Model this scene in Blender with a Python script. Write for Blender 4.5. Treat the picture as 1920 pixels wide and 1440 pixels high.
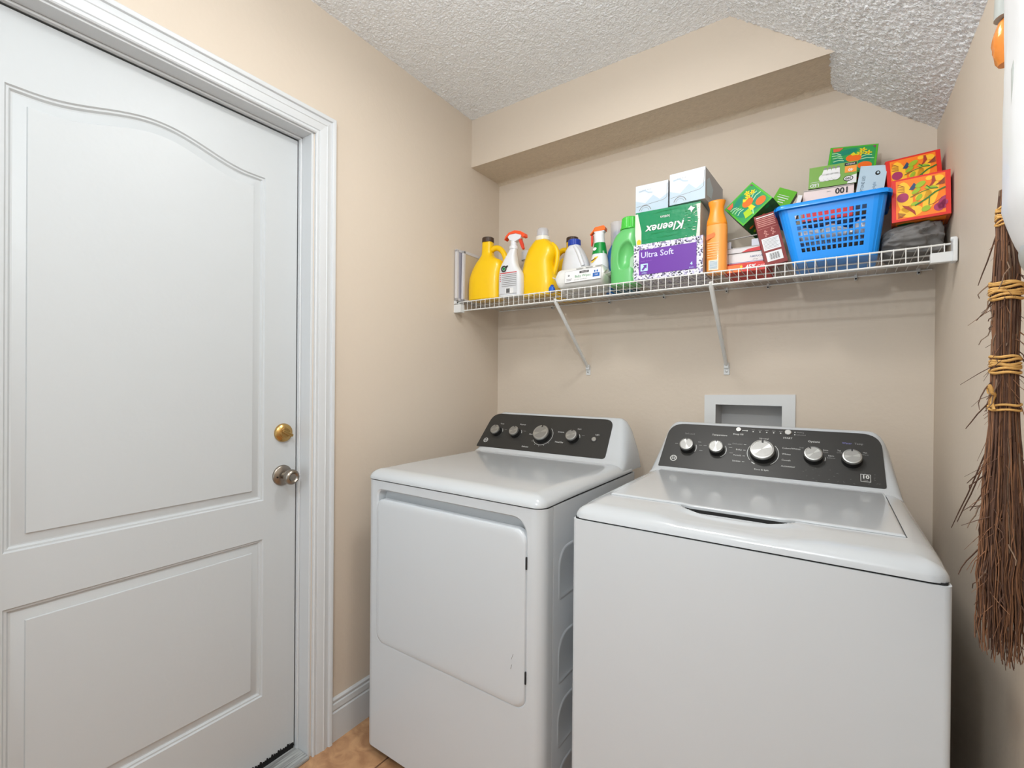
import bpy, math, random
from mathutils import Vector, Matrix, noise, geometry, Euler
S = bpy.context.scene
COL = S.collection
PI = math.pi
for o in list(bpy.data.objects):
    bpy.data.objects.remove(o)

# ------------------------------------------------------------------ camera
cam_d = bpy.data.cameras.new('camera'); cam = bpy.data.objects.new('camera', cam_d); COL.objects.link(cam)
YAW, PITCH, ROLL, FPX = .6138, -.0039, .0085, 889.83
F_ = Vector((-math.sin(YAW)*math.cos(PITCH), math.cos(YAW)*math.cos(PITCH), math.sin(PITCH)))
r0 = Vector((math.cos(YAW), math.sin(YAW), 0)); u0 = r0.cross(F_)
R_ = r0*math.cos(ROLL)+u0*math.sin(ROLL); U_ = -r0*math.sin(ROLL)+u0*math.cos(ROLL)
m = Matrix((R_, U_, -F_)).transposed().to_4x4(); m.translation = (1.4774, -1.9677, 1.2477)
cam.matrix_world = m
cam_d.sensor_width = 36; cam_d.lens = 36*FPX/1920; cam_d.clip_start = .02
S.camera = cam
# ------------------------------------------------------------------ world + lights
w = bpy.data.worlds.new('room_beyond'); S.world = w; w.use_nodes = True
bg = w.node_tree.nodes['Background']; bg.inputs[0].default_value = (.86, .93, 1, 1); bg.inputs[1].default_value = .60
def area(name, loc, target, sx, sy, energy, col, spread=180):
    d = bpy.data.lights.new(name, 'AREA'); d.shape = 'RECTANGLE'; d.size = sx; d.size_y = sy
    d.energy = energy; d.color = col; d.spread = math.radians(spread)
    o = bpy.data.objects.new(name, d); COL.objects.link(o); o.location = loc
    o.rotation_euler = (Vector(target)-Vector(loc)).to_track_quat('-Z', 'Y').to_euler()
    return o
def globe(name, loc, energy, col, rad):
    d = bpy.data.lights.new(name, 'POINT'); d.energy = energy; d.color = col; d.shadow_soft_size = rad
    o = bpy.data.objects.new(name, d); COL.objects.link(o); o.location = loc; return o
globe('ceiling_light', (1.0, -1.12, 2.26), 4.2, (.97, .98, .985), .09)
area('ceiling_light_diffuser', (.94, -1.08, 2.40), (.94, -1.05, 0), .20, .20, 7.5, (.99, .975, .95))
globe('hall_light', (1.24, -2.15, 2.12), 27, (.95, .985, 1), .035)
area('rear_fill_light', (.60, -3.1, 1.35), (1.2, 0, .9), 1.1, 2.2, 9.5, (.85, .945, 1))  # unseen fill lamp added behind the camera to lift fronts and low walls
S.view_settings.view_transform = 'Standard'; S.view_settings.look = 'None'
S.view_settings.exposure = 0.0; S.view_settings.gamma = 1; S.view_settings.use_curve_mapping = False

# ------------------------------------------------------------------ materials
MATS = {}
def lin(h):
    if isinstance(h, str):
        c = [int(h[i:i+2], 16)/255 for i in (0, 2, 4)]
    else: c = [x/255 for x in h]
    return tuple((x/12.92 if x <= .04045 else ((x+.055)/1.055)**2.4) for x in c)+(1,)
def mat(name, col, rough=.5, metal=0, bump=0, bscale=60, var=0, vscale=8, spec=.5, coat=0, trans=0, ior=1.45, aniso=0, sss=0, detail=2):
    if name in MATS: return MATS[name]
    M = bpy.data.materials.new(name); M.use_nodes = True; nt = M.node_tree; b = nt.nodes['Principled BSDF']
    c = lin(col); b.inputs['Base Color'].default_value = c; b.inputs['Roughness'].default_value = rough
    b.inputs['Metallic'].default_value = metal; b.inputs['Specular IOR Level'].default_value = spec
    b.inputs['Coat Weight'].default_value = coat; b.inputs['Coat Roughness'].default_value = .08
    b.inputs['Transmission Weight'].default_value = trans; b.inputs['IOR'].default_value = ior
    if sss: b.inputs['Subsurface Weight'].default_value = sss; b.inputs['Subsurface Scale'].default_value = .01
    tc = nt.nodes.new('ShaderNodeTexCoord')
    if var:
        n = nt.nodes.new('ShaderNodeTexNoise'); n.inputs['Scale'].default_value = vscale; n.inputs['Detail'].default_value = 4
        nt.links.new(tc.outputs['Object'], n.inputs['Vector'])
        mx = nt.nodes.new('ShaderNodeMix'); mx.data_type = 'RGBA'
        mx.inputs[6].default_value = tuple(x*(1-var) for x in c[:3])+(1,); mx.inputs[7].default_value = tuple(min(1, x*(1+var)) for x in c[:3])+(1,)
        nt.links.new(n.outputs['Fac'], mx.inputs[0]); nt.links.new(mx.outputs[2], b.inputs['Base Color'])
    if bump:
        n = nt.nodes.new('ShaderNodeTexNoise'); n.inputs['Scale'].default_value = bscale; n.inputs['Detail'].default_value = detail
        nt.links.new(tc.outputs['Object'], n.inputs['Vector'])
        bp = nt.nodes.new('ShaderNodeBump'); bp.inputs['Strength'].default_value = bump; bp.inputs['Distance'].default_value = .002
        nt.links.new(n.outputs['Fac'], bp.inputs['Height']); nt.links.new(bp.outputs[0], b.inputs['Normal'])
    MATS[name] = M; return M
WALL = mat('beige_wall_paint', (212, 199, 183), .62, bump=.35, bscale=55, var=.012, vscale=3, spec=.3)
CEIL = mat('popcorn_ceiling_paint', (246, 249, 252), .9, bump=1, bscale=150, spec=.1, detail=4)
for n_ in CEIL.node_tree.nodes:
    if n_.type == 'BUMP': n_.inputs['Distance'].default_value = .007
SOFF = mat('rough_beige_paint', (210, 196, 176), .8, bump=1, bscale=120, var=.12, vscale=60, spec=.2)
TRIM = mat('white_trim_paint', (206, 209, 211), .38, bump=.12, bscale=90, var=.015, vscale=6)
DOORM = mat('white_door_paint', (194, 198, 200), .42, bump=.25, bscale=40, var=.012, vscale=5)
ENAM = mat('white_enamel', (204, 209, 213), .3, coat=.25, var=.006, vscale=3)
PLAS = mat('white_gloss_plastic', (192, 196, 199), .16, coat=.5, var=.006, vscale=4)
GAP = mat('dark_gap', (38, 38, 38), .8, var=.1)  # shade put into the colour of seams and gaps; also on dryer hinges
PANEL = mat('charcoal_control_panel', (49, 48, 46), .40, var=.05, vscale=9, spec=.4)
CHROME = mat('brushed_chrome', (176, 176, 173), .36, metal=.85, var=.05, vscale=60)
KNOBF = mat('spun_metal_face', (150, 150, 147), .42, metal=.7, var=.08, vscale=80)
KNOBD = mat('black_knob_plastic', (30, 30, 30), .35, var=.05)
PRINT = mat('white_print', (205, 206, 203), .5, var=.01)
PRINTG = mat('grey_print', (140, 140, 138), .5, var=.01)
PRINTB = mat('blue_print', (128, 128, 190), .5, var=.01)
WIRE = mat('white_vinyl_wire', (222, 222, 219), .4, var=.02)
SHPL = mat('white_shelf_plastic', (216, 218, 218), .4, var=.02)
def c(name, col, rough=.45, **k): return mat(name, col, rough, **dict(dict(var=.03, vscale=14), **k))
WHITE = c('white_card', (226, 226, 226)); BLACKP = c('black_ink', (28, 26, 26)); GREYP = c('grey_ink', (128, 128, 128))

def floor_material():
    M = bpy.data.materials.new('terracotta_tile'); M.use_nodes = True; nt = M.node_tree; b = nt.nodes['Principled BSDF']
    tc = nt.nodes.new('ShaderNodeTexCoord'); mp = nt.nodes.new('ShaderNodeMapping'); mp.inputs['Rotation'].default_value = (0, 0, .0)
    mp.inputs['Location'].default_value = (.083, .17, 0)
    nt.links.new(tc.outputs['Object'], mp.inputs[0])
    br = nt.nodes.new('ShaderNodeTexBrick'); br.offset = 0; br.inputs['Scale'].default_value = 1
    br.inputs['Brick Width'].default_value = .33; br.inputs['Row Height'].default_value = .33; br.inputs['Mortar Size'].default_value = .003
    nt.links.new(mp.outputs[0], br.inputs['Vector'])
    n = nt.nodes.new('ShaderNodeTexNoise'); n.inputs['Scale'].default_value = 16; n.inputs['Detail'].default_value = 8; n.inputs['Distortion'].default_value = 1.2
    nt.links.new(tc.outputs['Object'], n.inputs['Vector'])
    cr = nt.nodes.new('ShaderNodeValToRGB'); cr.color_ramp.elements[0].position = .35; cr.color_ramp.elements[0].color = lin((168, 124, 88))
    cr.color_ramp.elements[1].position = .68; cr.color_ramp.elements[1].color = lin((205, 160, 118)); nt.links.new(n.outputs['Fac'], cr.inputs[0])
    nt.links.new(cr.outputs[0], br.inputs['Color1']); nt.links.new(cr.outputs[0], br.inputs['Color2']); br.inputs['Mortar'].default_value = lin((112, 78, 56))
    nt.links.new(br.outputs['Color'], b.inputs['Base Color']); b.inputs['Roughness'].default_value = .42
    bp = nt.nodes.new('ShaderNodeBump'); bp.inputs['Strength'].default_value = .25; bp.inputs['Distance'].default_value = .003
    nt.links.new(n.outputs['Fac'], bp.inputs['Height']); nt.links.new(bp.outputs[0], b.inputs['Normal'])
    return M
def wood_material():
    M = bpy.data.materials.new('weathered_grey_wood'); M.use_nodes = True; nt = M.node_tree; b = nt.nodes['Principled BSDF']
    tc = nt.nodes.new('ShaderNodeTexCoord'); mp = nt.nodes.new('ShaderNodeMapping'); mp.inputs['Scale'].default_value = (90, 6, 20)
    nt.links.new(tc.outputs['Object'], mp.inputs[0]); n = nt.nodes.new('ShaderNodeTexNoise'); n.inputs['Scale'].default_value = 1.6; n.inputs['Detail'].default_value = 6
    nt.links.new(mp.outputs[0], n.inputs['Vector']); cr = nt.nodes.new('ShaderNodeValToRGB')
    cr.color_ramp.elements[0].position = .35; cr.color_ramp.elements[0].color = lin((112, 112, 110)); cr.color_ramp.elements[1].position = .62; cr.color_ramp.elements[1].color = lin((180, 182, 180))
    nt.links.new(n.outputs['Fac'], cr.inputs[0]); nt.links.new(cr.outputs[0], b.inputs['Base Color']); b.inputs['Roughness'].default_value = .7
    return M
def speckle_material(name, cols, scale):
    M = bpy.data.materials.new(name); M.use_nodes = True; nt = M.node_tree; b = nt.nodes['Principled BSDF']
    tc = nt.nodes.new('ShaderNodeTexCoord'); v = nt.nodes.new('ShaderNodeTexVoronoi'); v.inputs['Scale'].default_value = scale
    nt.links.new(tc.outputs['Object'], v.inputs['Vector']); sp = nt.nodes.new('ShaderNodeSeparateColor'); nt.links.new(v.outputs['Color'], sp.inputs[0])
    cr = nt.nodes.new('ShaderNodeValToRGB'); cr.color_ramp.interpolation = 'CONSTANT'
    e = cr.color_ramp.elements; e[0].position = 0; e[0].color = lin(cols[0][1]); e[1].position = cols[1][0]; e[1].color = lin(cols[1][1])
    for p, q in cols[2:]:
        x = e.new(p); x.color = lin(q)
    nt.links.new(sp.outputs[0], cr.inputs[0]); nt.links.new(cr.outputs[0], b.inputs['Base Color']); b.inputs['Roughness'].default_value = .35
    MATS[name] = M; return M
SPECK = speckle_material('speckled_lilac_wrap', [(0, (226, 226, 232)), (.52, (60, 58, 76)), (.66, (190, 184, 214)), (.82, (128, 122, 150))], 190)

# ------------------------------------------------------------------ mesh builder
class MB:
    def __init__(s): s.v = []; s.f = []; s.mi = []; s.ms = []; s.M = Matrix.Identity(4)
    def mid(s, M):
        if M not in s.ms: s.ms.append(M)
        return s.ms.index(M)
    def add(s, vs, fs, M):
        k = len(s.v); i = s.mid(M)
        s.v += [tuple(s.M @ Vector(p)) for p in vs]; s.f += [tuple(k+j for j in f) for f in fs]; s.mi += [i]*len(fs)
    def box(s, x0, x1, y0, y1, z0, z1, M):
        s.add([(x0,y0,z0),(x1,y0,z0),(x1,y1,z0),(x0,y1,z0),(x0,y0,z1),(x1,y0,z1),(x1,y1,z1),(x0,y1,z1)],
              [(0,3,2,1),(4,5,6,7),(0,1,5,4),(1,2,6,5),(2,3,7,6),(3,0,4,7)], M)
    def rings(s, rings, M, closed=True, cap0=True, cap1=True):
        n = len(rings[0]); vs = [p for r in rings for p in r]; fs = []
        for i in range(len(rings)-1):
            for j in range(n if closed else n-1):
                a = i*n+j; b_ = i*n+(j+1) % n; fs.append((a, b_, b_+n, a+n))
        if cap0: fs.append(tuple(range(n-1, -1, -1)))
        if cap1: fs.append(tuple((len(rings)-1)*n+j for j in range(n)))
        s.add(vs, fs, M)
    def tube(s, pts, r, M, n=8, cap=True, up=None):
        pts = [Vector(p) for p in pts]; rs = r if isinstance(r, (list, tuple)) else [r]*len(pts); out = []
        t0 = (pts[1]-pts[0]).normalized(); a = Vector((0, 0, 1)) if abs(t0.z) < .9 else Vector((1, 0, 0))
        nrm = (a-t0*a.dot(t0)).normalized()
        for i, p in enumerate(pts):
            t = (pts[min(i+1, len(pts)-1)]-pts[max(i-1, 0)]).normalized()
            nrm = (nrm-t*nrm.dot(t)).normalized(); bn = t.cross(nrm)
            out.append([p+(nrm*math.cos(2*PI*k/n)+bn*math.sin(2*PI*k/n))*rs[i] for k in range(n)])
        s.rings(out, M, True, cap, cap)
    def lathe(s, prof, M, n=28, axis='z', c0=(0, 0, 0), cap=True):
        out = []
        for r, h in prof:
            ring = []
            for k in range(n):
                a = 2*PI*k/n; x, y = r*math.cos(a), r*math.sin(a)
                ring.append({'z': (c0[0]+x, c0[1]+y, c0[2]+h), 'x': (c0[0]+h, c0[1]+x, c0[2]+y), 'y': (c0[0]+y, c0[1]+h, c0[2]+x)}[axis])
            out.append(ring)
        s.rings(out, M, True, cap, cap)
    def prism(s, poly, h0, h1, M):      # poly in xy, extruded in z (local)
        n = len(poly); vs = [(x, y, h0) for x, y in poly]+[(x, y, h1) for x, y in poly]
        s.add(vs, [tuple(range(n-1, -1, -1)), tuple(range(n, 2*n))]+[(i, (i+1) % n, n+(i+1) % n, n+i) for i in range(n)], M)
    def grid(s, P, nu, nv, M, flip=False):
        vs = [P(i, j) for j in range(nv) for i in range(nu)]; fs = []
        for j in range(nv-1):
            for i in range(nu-1):
                a = j*nu+i; q = (a, a+1, a+nu+1, a+nu); fs.append(q[::-1] if flip else q)
        s.add(vs, fs, M)
    def fill(s, loops, P, M, flip=False):  # planar area with holes; loops in 2D, P(x,y)->3D
        L = [[Vector((a, b_, 0)) for a, b_ in lp] for lp in loops]; flat = [p for lp in L for p in lp]
        tr = geometry.tessellate_polygon(L); fs = []
        for t in tr:
            a, b_, c_ = (flat[i] for i in t)
            z = (b_-a).cross(c_-a).z
            if abs(z) < 1e-12: continue
            t = tuple(t) if z > 0 else tuple(t)[::-1]
            fs.append(t[::-1] if flip else t)
        s.add([P(p.x, p.y) for p in flat], fs, M)
    # --- flat prints: drawn in local xz plane facing -y
    def pr(s, poly, M, lay=1, y=0):
        yy = y-.00035*lay; n = len(poly); s.add([(a, yy, b_) for a, b_ in poly], [tuple(range(n))], M)
    def rect(s, x0, x1, z0, z1, M, lay=1, y=0): s.pr([(x0,z0),(x1,z0),(x1,z1),(x0,z1)], M, lay, y)
    def ell(s, cx, cz, rx, rz, M, lay=1, rot=0, n=18, y=0):
        ca, sa = math.cos(rot), math.sin(rot)
        s.pr([(cx+rx*math.cos(t)*ca-rz*math.sin(t)*sa, cz+rx*math.cos(t)*sa+rz*math.sin(t)*ca) for t in [2*PI*k/n for k in range(n)]], M, lay, y)
    def ringp(s, cx, cz, r0_, r1, M, lay=1, a0=0, a1=2*PI, n=32, y=0, asp=1):
        for k in range(n):
            t0, t1 = a0+(a1-a0)*k/n, a0+(a1-a0)*(k+1)/n
            s.pr([(cx+r0_*math.cos(t0), cz+asp*r0_*math.sin(t0)), (cx+r1*math.cos(t0), cz+asp*r1*math.sin(t0)), (cx+r1*math.cos(t1), cz+asp*r1*math.sin(t1)), (cx+r0_*math.cos(t1), cz+asp*r0_*math.sin(t1))], M, lay, y)
    def line(s, pts, wd, M, lay=1, y=0):
        for (a, b_), (c_, d) in zip(pts, pts[1:]):
            L = math.hypot(c_-a, d-b_) or 1; nx, nz = -(d-b_)/L*wd/2, (c_-a)/L*wd/2
            s.pr([(a-nx, b_-nz), (c_-nx, d-nz), (c_+nx, d+nz), (a+nx, b_+nz)], M, lay, y)
    def text(s, txt, x, z, size, M, lay=1, y=0, rot=0, sx=1, shear=0, bold=0, align='CENTER'):
        cu = bpy.data.curves.new('lettering', 'FONT'); cu.body = txt; cu.size = size; cu.align_x = align; cu.align_y = 'CENTER'
        cu.shear = shear; cu.offset = bold*size; cu.resolution_u = 2
        o = bpy.data.objects.new('lettering', cu); me = o.to_mesh(); ca, sa = math.cos(rot), math.sin(rot); yy = y-.00035*lay
        vs = []
        for q in me.vertices:
            a, b_ = q.co.x*sx, q.co.y; vs.append((x+a*ca-b_*sa, yy, z+a*sa+b_*ca))
        s.add(vs, [tuple(p.vertices) for p in me.polygons], M); o.to_mesh_clear(); bpy.data.objects.remove(o); bpy.data.curves.remove(cu)
    def build(s, name, parent=None, loc=None, rot=None, smooth=None, bevel=0, kind=None, solid=0, bseg=2):
        me = bpy.data.meshes.new(name); me.from_pydata(s.v, [], s.f)
        for M in s.ms: me.materials.append(M)
        me.polygons.foreach_set('material_index', s.mi)
        me.validate(); me.update()
        o = bpy.data.objects.new(name, me); COL.objects.link(o)
        if smooth is not None:
            me.polygons.foreach_set('use_smooth', [True]*len(me.polygons)); me.set_sharp_from_angle(angle=math.radians(smooth))
        if solid:
            q = o.modifiers.new('solidify', 'SOLIDIFY'); q.thickness = solid; q.offset = 0
        if bevel:
            q = o.modifiers.new('bevel', 'BEVEL'); q.width = bevel; q.segments = bseg; q.limit_method = 'ANGLE'; q.angle_limit = math.radians(50)
        if parent: o.parent = parent
        if loc is not None: o.location = loc
        if rot is not None: o.rotation_euler = rot
        if kind: o['kind'] = kind
        return o
def thing(name, label, cat, loc=(0, 0, 0), rot=(0, 0, 0), group=None):
    o = bpy.data.objects.new(name, None); COL.objects.link(o); o.location = loc; o.rotation_euler = rot
    o.empty_display_size = .05; o['label'] = label; o['category'] = cat
    if group: o['group'] = group
    return o
def tag(o, label, cat, group=None):
    o['label'] = label; o['category'] = cat
    if group: o['group'] = group
    return o
def rrect(x0, x1, y0, y1, r, n=6):     # rounded rectangle ccw; r = number or (bl, br, tr, tl)
    rs = r if isinstance(r, (tuple, list)) else (r,)*4; out = []
    for (cx, cy, a), q in zip(((x0, y0, PI), (x1, y0, 1.5*PI), (x1, y1, 0), (x0, y1, .5*PI)), rs):
        q = max(q, 1e-5); ox = cx+(q if cx == x0 else -q); oy = cy+(q if cy == y0 else -q)
        for k in range(n+1):
            t = a+.5*PI*k/n; out.append((ox+q*math.cos(t), oy+q*math.sin(t)))
    return out
def lerp(a, b_, t): return a+(b_-a)*t

# ================================================================== SETTING
AL = .0313; AR = .012; WX = 1.701; HC = 2.493; ZSO = 2.268; YB = -3.3; RX, SL = 1.146, .8
LWM = Matrix.Rotation(-PI/2-0, 4, 'Z')  # placeholder, replaced below
# left-wall frame: local x = distance from back corner towards camera, local -y = out of the wall into the room, z up
ex = Vector((math.sin(AL), -math.cos(AL), 0)); ey = -Vector((math.cos(AL), math.sin(AL), 0))
LWM = Matrix((ex, ey, Vector((0, 0, 1)))).transposed().to_4x4()
S0, S1, ZT = 1.066, 1.882, 2.066      # door opening
def wx_right(y): return WX - y*math.tan(AR)

mb = MB(); mb.add([(-.3,.0,0),(2.2,.0,0),(2.2,YB,0),(-.3,YB,0)], [(3,2,1,0)], floor_material()); mb.build('floor', kind='structure')
# back wall with the hole for the valve box
VB = (1.061, 1.290, 1.02, 1.172)
mb = MB(); mb.fill([[(-.02,0),(1.76,0),(1.76,2.01),(RX,2.5),(-.02,2.5)], [(VB[0],VB[2]),(VB[1],VB[2]),(VB[1],VB[3]),(VB[0],VB[3])]], lambda x, z: (x, 0, z), WALL)
mb.build('wall_back', kind='structure')
mb = MB(); mb.M = LWM
mb.fill([[(-.05,0),(S0,0),(S0,ZT),(S1,ZT),(S1,0),(3.35,0),(3.35,2.52),(-.05,2.52)]], lambda x, z: (x, 0, z), WALL)
mb.fill([[(-.05,0),(3.35,0),(3.35,2.52),(-.05,2.52)]], lambda x, z: (x, .13, z), WALL)
for x0 in (S0, S1): mb.add([(x0,0,0),(x0,.13,0),(x0,.13,ZT),(x0,0,ZT)], [(0,1,2,3)], WALL)
mb.add([(S0,0,ZT),(S1,0,ZT),(S1,.13,ZT),(S0,.13,ZT)], [(0,1,2,3)], WALL)
mb.build('wall_left', kind='structure')
mb = MB()
mb.add([(wx_right(0),0.02,0),(wx_right(YB),YB,0),(wx_right(YB),YB,2.52),(wx_right(0),.02,2.52)], [(0,1,2,3)], WALL); mb.build('wall_right', kind='structure')
# soffit boxed along the back wall
XS = RX+(HC-ZSO)/SL
mb = MB()
mb.add([(-.01,-.232,ZSO),(XS+.02,-.232,ZSO-.012),(RX+.02,-.232,HC+.004),(-.01,-.232,HC+.02)], [(0,1,2,3)], WALL)
mb.build('wall_soffit', kind='structure')
mb = MB()
def sof(i, j):
    x, y = lerp(-.01, XS+.012, i/140), lerp(-.232, 0.0, j/24)
    q = Vector((x, y, 0)); e = .0016*noise.noise(q*70)+.0012*noise.noise(q*160)
    cove = .011*max(0, 1-abs(y)/.02)**2
    return (x, y, ZSO-cove+(e if 0 < j else 0))
mb.grid(sof, 141, 25, SOFF, flip=True); mb.build('wall_soffit_underside', kind='structure', smooth=60)
# popcorn ceilings with real relief
def pop(q, a=.0046):
    d = noise.voronoi(q*105, distance_metric='DISTANCE')[0]
    g = max(0, .62-d[0])*1.6
    return -a*(g*(.55+.8*abs(noise.noise(q*33)))+.35*noise.noise(q*150))
mb = MB(); NX, NY = 290, 375
def cf(i, j):
    x, y = lerp(-.02, RX, i/(NX-1)), lerp(0, -1.5, j/(NY-1)); return (x, y, HC+pop(Vector((x, y, 0))))
mb.grid(cf, NX, NY, CEIL, flip=False)
mb.add([(-.02,-1.5,HC),(RX,-1.5,HC),(RX,YB,HC),(-.02,YB,HC)], [(0,1,2,3)], CEIL); mb.build('ceiling', kind='structure', smooth=80)
mb = MB(); nrm = Vector((-SL, 0, -1)).normalized()
def cs(i, j):
    t, y = lerp(0, 1.77-RX, i/199), lerp(.0, -1.5, j/(NY-1)); p = Vector((RX+t, y, HC-SL*t)); return tuple(p-nrm*pop(Vector((t*1.28+5, y, 0)), .0068))
mb.grid(cs, 200, NY, CEIL)
mb.add([(RX,-1.5,HC),(1.77,-1.5,HC-SL*(1.77-RX)),(1.77,YB,HC-SL*(1.77-RX)),(RX,YB,HC)], [(0,1,2,3)], CEIL); mb.build('ceiling_slope', kind='structure', smooth=80)

# door casing: mitred profile swept round the opening
CASE = [(0,0),(0,.009),(.003,.012),(.007,.012),(.009,.009),(.012,.009),(.014,.012),(.019,.013),(.036,.0145),(.038,.0165),(.041,.0165),(.052,.0125),(.056,.0125),(.058,.0185),(.061,.020),(.069,.020),(.071,.018),(.071,0)]
def sweep(prof, x0, x1, z0, zt, M):
    rr = []
    for q, (px, pz, dx, dz) in enumerate(((x0, z0, -1, 0), (x0, zt, -1, 1), (x1, zt, 1, 1), (x1, z0, 1, 0))):
        rr.append([(px+dx*a, -h, pz+dz*a) for a, h in prof])
    for a, b_ in zip(rr, rr[1:]):
        n = len(prof); mb.add(a+b_, [(i, i+1, n+i+1, n+i) for i in range(n-1)], M)
mb = MB(); mb.M = LWM; sweep(CASE, S0-.003, S1+.003, 0, ZT-.003, TRIM); mb.build('trim_1', kind='structure', smooth=35)
# jamb with weather strip
mb = MB(); mb.M = LWM
mb.box(S0, S0+.008, -.001, .12, 0, ZT, TRIM); mb.box(S1-.008, S1, -.001, .12, 0, ZT, TRIM); mb.box(S0, S1, -.001, .12, ZT-.008, ZT, TRIM)
for q in ((S0+.008, S0+.0145, .050, .064, 0.012, ZT-.008), (S1-.0145, S1-.008, .050, .064, 0.012, ZT-.008), (S0+.008, S1-.008, .050, .064, ZT-.0145, ZT-.008)): mb.box(*q, TRIM)
mb.build('trim_2', kind='structure', bevel=.0015)
mb = MB(); mb.M = LWM; mb.box(S0+.008, S1-.008, -.012, .12, 0, .012, wood_material()); mb.build('trim_3', kind='structure', bevel=.003)
# baseboards
BASE = [(0,0),(0,.012),(.098,.012),(.102,.008),(.106,.008),(.109,.011),(.127,.010),(.130,.006),(.134,.006),(.137,.009),(.142,.009),(.146,.005),(.147,0)]
mb = MB(); mb.M = LWM
def bbrd(x0, x1):
    n = len(BASE); mb.add([(x0, -d, z) for z, d in BASE]+[(x1, -d, z) for z, d in BASE], [(n+i, n+i+1, i+1, i) for i in range(n-1)], TRIM)
bbrd(0, S0-.074); bbrd(S1+.074, 3.3); mb.build('baseboard_left', kind='structure', smooth=30)
mb = MB(); mb.M = Matrix.Rotation(AR, 4, 'Z')@Matrix.Translation((0, 0, 0)); mb.M = Matrix.Translation((WX, 0, 0))@Matrix.Rotation(-PI/2+AR, 4, 'Z')
n = len(BASE); mb.add([(0, -d, z) for z, d in BASE]+[(3.3, -d, z) for z, d in BASE], [(n+i, n+i+1, i+1, i) for i in range(n-1)], TRIM)
mb.build('baseboard_right', kind='structure', smooth=30)

# ---- door
OD = .065
door = bpy.data.objects.new('door_1', None); COL.objects.link(door); door['kind'] = 'structure'; door.matrix_world = LWM
DS0, DS1, DZ0, DZ1 = S0+.0165, S1-.0165, .030, ZT-.0185
PX0, PX1 = 1.190, 1.762
def arch(zc, rise, x0, x1, n=40):
    out = []
    for k in range(n+1):
        t = k/n; u = abs(2*t-1); s_ = .5*(1+math.cos(PI*min(1, u/.86))); out.append((lerp(x1, x0, t), zc+rise*s_))
    return out
def outline(top, x0, x1, z0, z1, d):
    if top: return [(x0+d, z0+d), (x1-d, z0+d)]+arch(z1-d, .047, x0+d, x1-d)
    return [(x0+d, z0+d), (x1-d, z0+d), (x1-d, z1-d), (x0+d, z1-d)]
mb = MB(); prof = [(0, 0), (.003, .0042), (.007, .0046), (.011, .0098), (.014, .0104), (.035, .0040), (.0365, .0008), (.038, .0006)]
holes = []
for top, z0, z1 in ((True, .866, 1.885), (False, .245, .744)):
    ls = [outline(top, PX0, PX1, z0, z1, d) for d, _ in prof]; holes.append(ls[0])
    for (d, h), (d2, h2), a, b_ in zip(prof, prof[1:], ls, ls[1:]):
        n = len(a); mb.add([(x, OD+h, z) for x, z in a]+[(x, OD+h2, z) for x, z in b_], [(i, (i+1) % n, n+(i+1) % n, n+i) for i in range(n)], DOORM)
    mb.fill([ls[-1]], lambda x, z: (x, OD+.0006, z), DOORM)
mb.fill([[(DS0, DZ0), (DS1, DZ0), (DS1, DZ1), (DS0, DZ1)]]+holes, lambda x, z: (x, OD, z), DOORM)
for a, b_ in (((DS0, DZ0), (DS0, DZ1)), ((DS0, DZ1), (DS1, DZ1)), ((DS1, DZ1), (DS1, DZ0)), ((DS1, DZ0), (DS0, DZ0))):
    mb.add([(a[0], OD, a[1]), (b_[0], OD, b_[1]), (b_[0], OD+.042, b_[1]), (a[0], OD+.042, a[1])], [(0, 1, 2, 3)], DOORM)
mb.add([(DS0,OD+.042,DZ0),(DS1,OD+.042,DZ0),(DS1,OD+.042,DZ1),(DS0,OD+.042,DZ1)], [(3,2,1,0)], DOORM)
slab = mb.build('door_slab', door, smooth=25)
# dark sweep and grime along the bottom edge
rnd = random.Random(4); mb = MB(); GR = mat('black_grime', (22, 22, 22), .9, var=.2)
mb.box(DS0, DS1, OD+.002, OD+.04, .012, .031, GR)
x = DS0+.001
while x < DS0+.30:
    wd = rnd.uniform(.004, .012); h = rnd.uniform(.002, .010)*(1 if x < DS0+.22 else .5)
    mb.pr([(x, .029), (x+wd, .029), (x+wd*.7, .031+h), (x+wd*.25, .031+h*.7)], GR, 2, OD); x += wd*.8
mb.build('door_sweep', door)
# deadbolt
BRASS = mat('polished_brass', (196, 160, 100), .25, metal=1, var=.06, vscale=40); NICK = mat('tarnished_nickel', (150, 142, 132), .3, metal=1, var=.12, vscale=50)
DB = (1.127, 1.076)
mb = MB(); mb.lathe([(.0, -.013), (.019, -.013), (.0215, -.011), (.027, -.009), (.0295, -.006), (.0305, 0)], BRASS, 40, 'y', (DB[0], OD, DB[1]))
db = mb.build('deadbolt', door, smooth=40); db['label'] = 'polished brass deadbolt'
mb = MB(); mb.M = Matrix.Translation((DB[0], OD-.014, DB[1]))@Matrix.Rotation(math.radians(-30), 4, 'Y')
mb.lathe([(.0, -.003), (.0165, -.003), (.018, 0)], BRASS, 30, 'y'); mb.box(-.020, .018, -.016, -.002, -.0045, .0045, BRASS)
mb.build('thumb_turn', db, bevel=.002)
KB = (1.129, .937)
mb = MB(); mb.lathe([(.0, -.012), (.016, -.012), (.020, -.010), (.0295, -.007), (.032, -.005), (.0335, -.002), (.0335, 0)], NICK, 44, 'y', (KB[0], OD, KB[1]))
for sx in (1, -1): mb.lathe([(.003, -.0105), (.003, -.007)], KNOBD, 12, 'y', (KB[0]+.0215*sx, OD, KB[1]-.003*sx))
kn = mb.build('door_knob', door, smooth=40); kn['label'] = 'tarnished nickel round door knob'
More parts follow.
